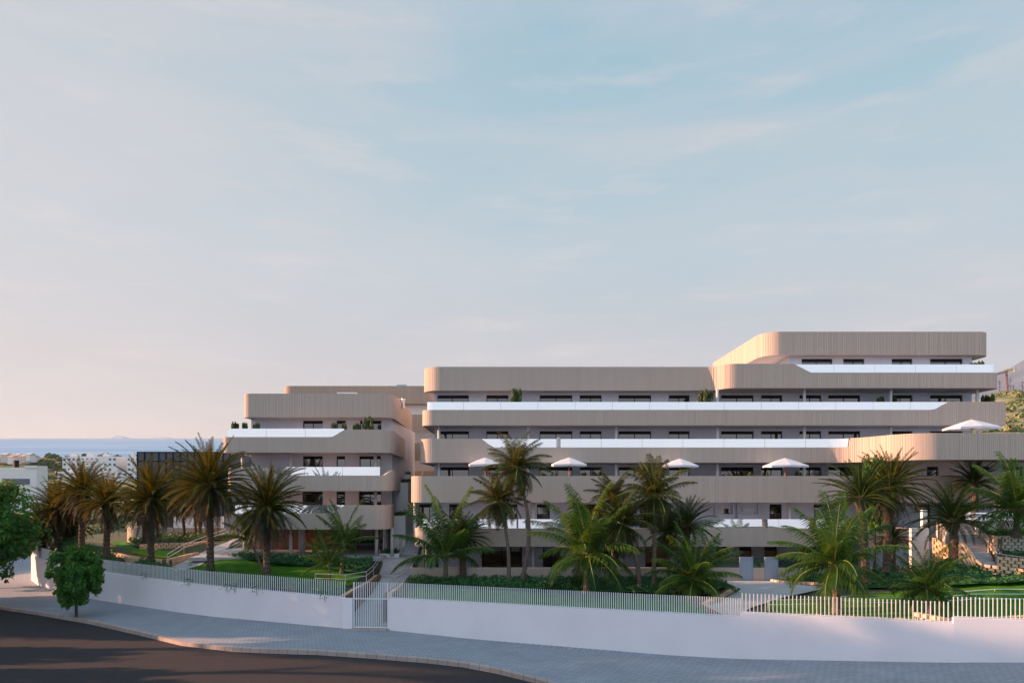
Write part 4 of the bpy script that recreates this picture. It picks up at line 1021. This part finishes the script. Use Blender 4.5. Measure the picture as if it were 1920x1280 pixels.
cover('dark planting below the orange walls at right',[(24.0,41.0),(30.5,40.2),(33,41.3),(30.5,42.3),(28.2,43.4),(26.5,45.5),(24.5,44.5)],80,.20,.55,seed=3)
cover('dark green bed in front of the left building',[(-22.0,55.0),(-19,52.6),(-14,50.2),(-10.4,48.8),(-10.2,51.8),(-10.5,53.5),(-15,53.6),(-20.5,55.6)],90,.22,.6,seed=4)
cover('yellow-green shrub bed beside the small date palms',[(X(255,61),61),(X(330,62.2),62.2),(X(395,65.5),65.5),(X(470,69),69),(X(440,70.5),70.5),(X(240,70.5),70.5)],45,.25,.7,'leaf_shrub',seed=5)
def strip(pa,a,b,o0,o1): return [tuple(pa.at(a+(b-a)*k/12,o0)) for k in range(13)]+[tuple(pa.at(b-(b-a)*k/12,o1)) for k in range(13)]
cover('dark strip of plants just behind the left picket fence',strip(pl,18,pl.len-1.2,-.5,-1.7),85,.2,.75,seed=6)
cover('dark strip of plants behind the wide-spaced fence at right',strip(pr2,.8,pr2.len-.5,-.5,-2.3),70,.2,.42,seed=7)
cover('clipped planting on top of the pale block wall at right',[(X(1840,48),48),(X(1866,45.9),45.9),(X(2000,45.9),45.9),(X(2000,49.8),49.8),(X(1840,49.8),49.8)],60,.18,.4,zf=lambda x,y:-3.15,seed=8)
cover('planting below the pale block wall at right edge',[(X(1880,44.6),44.6),(X(1990,44.0),44.0),(X(1990,45.5),45.5),(X(1880,45.5),45.5)],70,.18,.45,zf=lambda x,y:-4.3,seed=9)
for i,(a,b,c,d_,z) in enumerate(((737,765,62,66,.42),(733,760,58.5,61.9,-2.35),(712,748,56,57.6,-5.25),(741,769,67,69,1.2))):
    x0,x1=X(a,c)+.12,X(b,c)-.12; cover(['plants in the upper tall planter','plants in the middle tall planter','plants in the low white planter','plants in the furthest planter'][i],[(x0,c+.12),(x1,c+.12),(x1,d_-.1),(x0,d_-.1)],90,.2,.45,zf=(lambda zz:(lambda x,y:zz))(z),seed=30+i)
# trailing ivy on the street wall
def ivy(px,d,label,seed):
    rnd=random.Random(seed); mb=MB(); x=Xp(px,d)
    for k in range(26):
        q=Vector((x+rnd.gauss(0,.22),d+rnd.uniform(-.16,.12),wall_top+rnd.uniform(-.12,.45)*(1-.3*rnd.random()))); s=.085*rnd.uniform(.6,1.3); nrm=Vector((rnd.uniform(-.5,.5),-1,rnd.uniform(0,1))).normalized()
        a=nrm.cross(Vector((rnd.uniform(-1,1),0.1,rnd.uniform(-1,1)))).normalized(); b=nrm.cross(a); mb.add([q-a*s*.5,q+b*s*.35,q+a*s*.5,q-b*s*.35],[(0,1,2,3)])
    mb.tube([(x,d+.2,wall_top-.3),(x,d+.05,wall_top+.1),(x+.1,d-.1,wall_top+.02)],.012,5)
    o=mb.obj('trailing_plant','leaf_shrub'); tag(o,label,'climbing plant','trailing plants on the street wall')
for i,(px,d) in enumerate(((273,48.9),(352,46.1),(424,44.0),(438,43.7),(480,42.8),(608,40.5))):
    ivy(px,d,['leftmost trailing sprig over the wall near the curved block wall','small trailing sprig over the wall left of the tallest palm','trailing sprig over the wall right of the tallest palm','bushier trailing sprig beside the one right of the tallest palm','trailing sprig over the wall under the skirted palm','trailing sprig over the wall nearest the gate'][i],50+i)
# ================================================================== BACKGROUND
def far_block(label,px0,px1,ptop,pbot,d,floors,cols,depth=18,seed=1,pent=True):
    e=empty('apartment_building',label,'building',tuple(P((px0+px1)/2,pbot,d)))
    x0,x1=Xp(px0,d),Xp(px1,d); z0,z1=Zp(pbot,d)-4,Zp(ptop,d); mb=MB(); mb.box(x0,x1,d,d+depth,z0,z1); fh=(z1-Zp(pbot,d))/floors
    part(mb,'walls','far_white',e); rnd=random.Random(seed)
    for f in range(floors):
        for c in range(cols):
            if rnd.random()<.12: continue
            xx=x0+(x1-x0)*(c+.5)/cols; zz=z1-fh*(f+.62); w=(x1-x0)/cols*.26; mb=MB(); mb.box(xx-w,xx+w,d-.12,d-.02,zz-fh*.22,zz+fh*.22); part(mb,'window','far_window',e)
        mb=MB(); a=x0+(x1-x0)*(.36); b=x0+(x1-x0)*(.66); zf=z1-fh*(f+1)
        mb.box(a,b,d-1.8,d-.14,zf,zf+fh*.34); part(mb,'balcony','far_white',e)
    for k in range(3 if pent else 1):
        a=x0+(x1-x0)*(.10+.30*k); mb=MB(); mb.box(a,a+(x1-x0)*.13,d+3,d+8,z1,z1+fh*(.75 if k==1 else .5)); mb.box(a+.8,a+2.2,d+4,d+5.4,z1,z1+fh*1.05); part(mb,'roof_turret','far_white',e)
    return e
far_block('white apartment block with many small windows before the sea',117,219,855,893,560,4,12)
far_block('second white apartment block partly behind the dark screened building',238,268,855,893,560,4,4,pent=False,seed=3)
far_block('low white wing in front of the white apartment blocks',108,262,884,898,520,2,14,10,seed=4,pent=False)
wb=empty('house','white flat-roofed house with a dark ribbon window at left edge','house',tuple(P(20,925,150)))
d=150; mb=MB(); mb.box(Xp(-60,d),Xp(69,d),d,d+3.5,Zp(960,d),Zp(876,d)); part(mb,'walls','far_white',wb)
mb=MB(); mb.box(Xp(48,d),Xp(69.5,d),d-.3,d+3.4,Zp(877,d),Zp(872.5,d)); part(mb,'roof_box','far_white',wb)
mb=MB(); mb.box(Xp(5,d),Xp(56,d),d-.06,d-.01,Zp(908,d),Zp(897,d)); part(mb,'window','far_window',wb)
mb=MB(); mb.tube([(Xp(18,d),d+2,Zp(878,d)),(Xp(18,d),d+2,Zp(862,d))],.55,8); part(mb,'chimney','frame',wb)
db=empty('screened_building','dark grey building clad in tall mesh panels at left','building',tuple(P(330,985,98)))
d=98; x0,x1=Xp(258,d),Xp(432,d); z0,z1=-7,Zp(848,d)
mb=MB(); mb.box(x0,x1,d,d+16,z0,z1); part(mb,'walls','mesh_screen',db)
mb=MB(); k=0; x=x0
while x<=x1+.01:
    mb.box(x-.06,x+.06,d-.14,d-.02,z0,z1+.1); x+=(x1-x0)/13
mb.box(x0,x1,d-.10,d-.025,z1-1.25,z1-1.15); mb.box(x0,x1,d-.10,d-.025,z1-4.2,z1-4.1); mb.box(x0-.06,x1,d-.12,d-.022,z1-.0,z1+.12); part(mb,'panel_frames','frame',db)
mb=MB(); mb.box(x0+4.6,x0+5.0,d-.5,d-.16,z0,z1-.7); part(mb,'mast','bark_date',db)
# small houses on the shore ridge at left
rnd=random.Random(4)
names=['pale','terracotta-roofed','grey','cream','square','low','tiny','gabled','tall']
for i,(px,py,w,h) in enumerate(((6,852,10,9),(18,856,8,7),(30,853,7,5),(40,855,8,6),(52,852,7,5),(60,856,6,4),(236,862,7,4),(2,863,8,5),(33,863,9,4))):
    d=620+rnd.uniform(-30,30); q=P(px,py,d); s=d/F; e=empty('house',f'{names[i]} small distant house, one of the cluster near the sea','house',(q.x,d,q.z-h*s),'distant houses by the sea')
    mb=MB(); mb.box(-w*s/2,w*s/2,0,8,-3,h*s); mb.obj('walls','far_white' if i%3 else 'soffit',e)
    mb=MB(); mb.add([(-w*s/2-.4,-.4,h*s),(w*s/2+.4,-.4,h*s),(w*s/2+.4,8.4,h*s),(-w*s/2-.4,8.4,h*s),(-w*s/2-.4,4,h*s+1.6),(w*s/2+.4,4,h*s+1.6)],[(0,1,5,4),(3,2,5,4),(0,4,3),(1,2,5)]); mb.obj('roof','terracotta' if i%2 else 'soffit',e)
# far wood: one mass of bushes on the slopes
def bushes(label,spots,m='leaf_far',seed=1,k=110):
    rnd=random.Random(seed); mb=MB()
    for (x,y,z,r) in spots:
        for _ in range(k):
            v=Vector((rnd.gauss(0,1),rnd.gauss(0,1),abs(rnd.gauss(0,1)))); v.normalize(); q=Vector((x,y,z))+Vector((v.x*r*rnd.uniform(.7,1),v.y*r*rnd.uniform(.7,1),v.z*r*.75*rnd.uniform(.7,1)))
            s=r*.34; nrm=(v+Vector((rnd.uniform(-.5,.5),rnd.uniform(-.5,.5),rnd.uniform(-.3,.6)))).normalized(); a=nrm.cross(Vector((rnd.uniform(-1,1),rnd.uniform(-1,1),rnd.uniform(-1,1)))).normalized(); b=nrm.cross(a)
            mb.add([q-a*s*.6,q+b*s*.45,q+a*s*.6,q-b*s*.45],[(0,1,2,3)])
    o=mb.obj('woodland',m); tag(o,label,'woodland',kind='stuff')
rnd=random.Random(12); sp=[]
for _ in range(230):
    y=rnd.uniform(170,690); x=rnd.uniform(-.76,-.42)*y
    px=CX+x/y*F
    if 100<px<275 and y<560: continue
    sp.append((x,y,zbase(x,y)-.5,rnd.uniform(2.2,5)*(.6+y/450)))
for _ in range(90):
    y=rnd.uniform(98,150); x=rnd.uniform(-.74,-.50)*y; sp.append((x,y,zbase(x,y)-.5,rnd.uniform(1.2,2.6)))
bushes('green scrub and woodland covering the slope towards the sea',sp,k=100)
sp=[]
for _ in range(900):
    v=HILLV[rnd.randrange(len(HILLV))]; 
    px=CX+v[0]/v[1]*F
    if px<1865 or px>1960: continue
    sp.append((v[0]+rnd.uniform(-3,3),v[1]+rnd.uniform(-2,2),v[2]-.3,rnd.uniform(.5,1.7)))
mat('leaf_hill',(0.10,0.15,0.05),rough=.8,col2=(0.28,0.29,0.14),vscale=.35,trans=.1,tcol=(.2,.24,.08))
bushes('tufted scrub covering the hillside at right',sp,'leaf_hill',2,90)
# tower crane
d=420; cr=empty('tower_crane','red tower crane with a yellow jib in front of the mountain','crane',tuple(P(1889,735,d)))
def lattice(a,b,w,n,r):
    mb=MB(); a=Vector(a); b=Vector(b); dd=(b-a).normalized(); s=Vector((0,1,0)).cross(dd).normalized(); t=Vector((0,1,0))
    for i in (-1,1):
        for j in (-1,1): mb.bar(a+s*i*w+t*j*w,b+s*i*w+t*j*w,r)
    for k in range(n):
        p=a.lerp(b,k/n); q=a.lerp(b,(k+1)/n); sg=1 if k%2 else -1
        mb.bar(p+s*sg*w-t*w,q-s*sg*w-t*w,r*.7); mb.bar(p+s*w-t*w,p-s*w-t*w,r*.7)
    return mb
m1=P(1889,737,d); m2=P(1886,693,d); part(lattice(m1,m2,.45,12,.22),'mast','crane_red',cr)
part(lattice(P(1886,697,d),P(1866,702,d),.35,8,.22),'counter_jib','crane_red',cr)
part(lattice(P(1886,696,d),P(1906,690,d),.4,8,.25),'jib','crane_yellow',cr)
mb=MB(); q=P(1904,693,d); mb.box(q.x-.9,q.x+.9,q.y-.5,q.y+.5,q.z-.8,q.z+1.2); part(mb,'counterweight','far_white',cr)
for i,(px,pt) in enumerate(((1874,712),(1894,705),(1917,716),(1900,722))):
    d=300; q=P(px,738,d); h=Zp(pt,d)-q.z; e=empty('bare_tree',['leftmost thin tree beside the crane on the hill crest','thin tree just right of the crane mast','thin tree at the far right on the hill crest','shortest thin tree right of the crane'][i],'tree',tuple(q),'thin trees on the hill crest')
    mb=MB(); mb.tube([(0,0,-1),(0,0,h)],[.11,.05],6); mb.obj('trunk','bark_tree',e)
    rr=random.Random(i); mb=MB()
    for k in range(26):
        z=h*rr.uniform(.3,1); a=rr.uniform(0,6.28); l=h*.16*rr.uniform(.5,1); mb.tube([(0,0,z),(math.cos(a)*l,math.sin(a)*l,z+l*.3)],[.05,.03],4)
    mb.obj('branches','bark_tree',e)
# the thin evening haze over land and sea
mb=MB(); mb.box(-15990,9990,-400,11990,-75,700)
hz=mb.obj('haze',None); hz['kind']='stuff'; hz['label']='thin pale evening haze over the coast'
m=bpy.data.materials.new('haze'); m.use_nodes=True; nt=m.node_tree; nt.nodes.clear(); o_=nt.nodes.new('ShaderNodeOutputMaterial'); v_=nt.nodes.new('ShaderNodeVolumePrincipled')
v_.inputs['Density'].default_value=HAZE; v_.inputs['Color'].default_value=(0.93,0.93,0.97,1); v_.inputs['Anisotropy'].default_value=0.2
nt.links.new(v_.outputs[0],o_.inputs['Volume']); hz.data.materials.append(m)
# render settings
SC.render.engine='CYCLES'
SC.cycles.max_bounces=6; SC.cycles.diffuse_bounces=3; SC.cycles.glossy_bounces=3; SC.cycles.transmission_bounces=2; SC.cycles.transparent_max_bounces=4
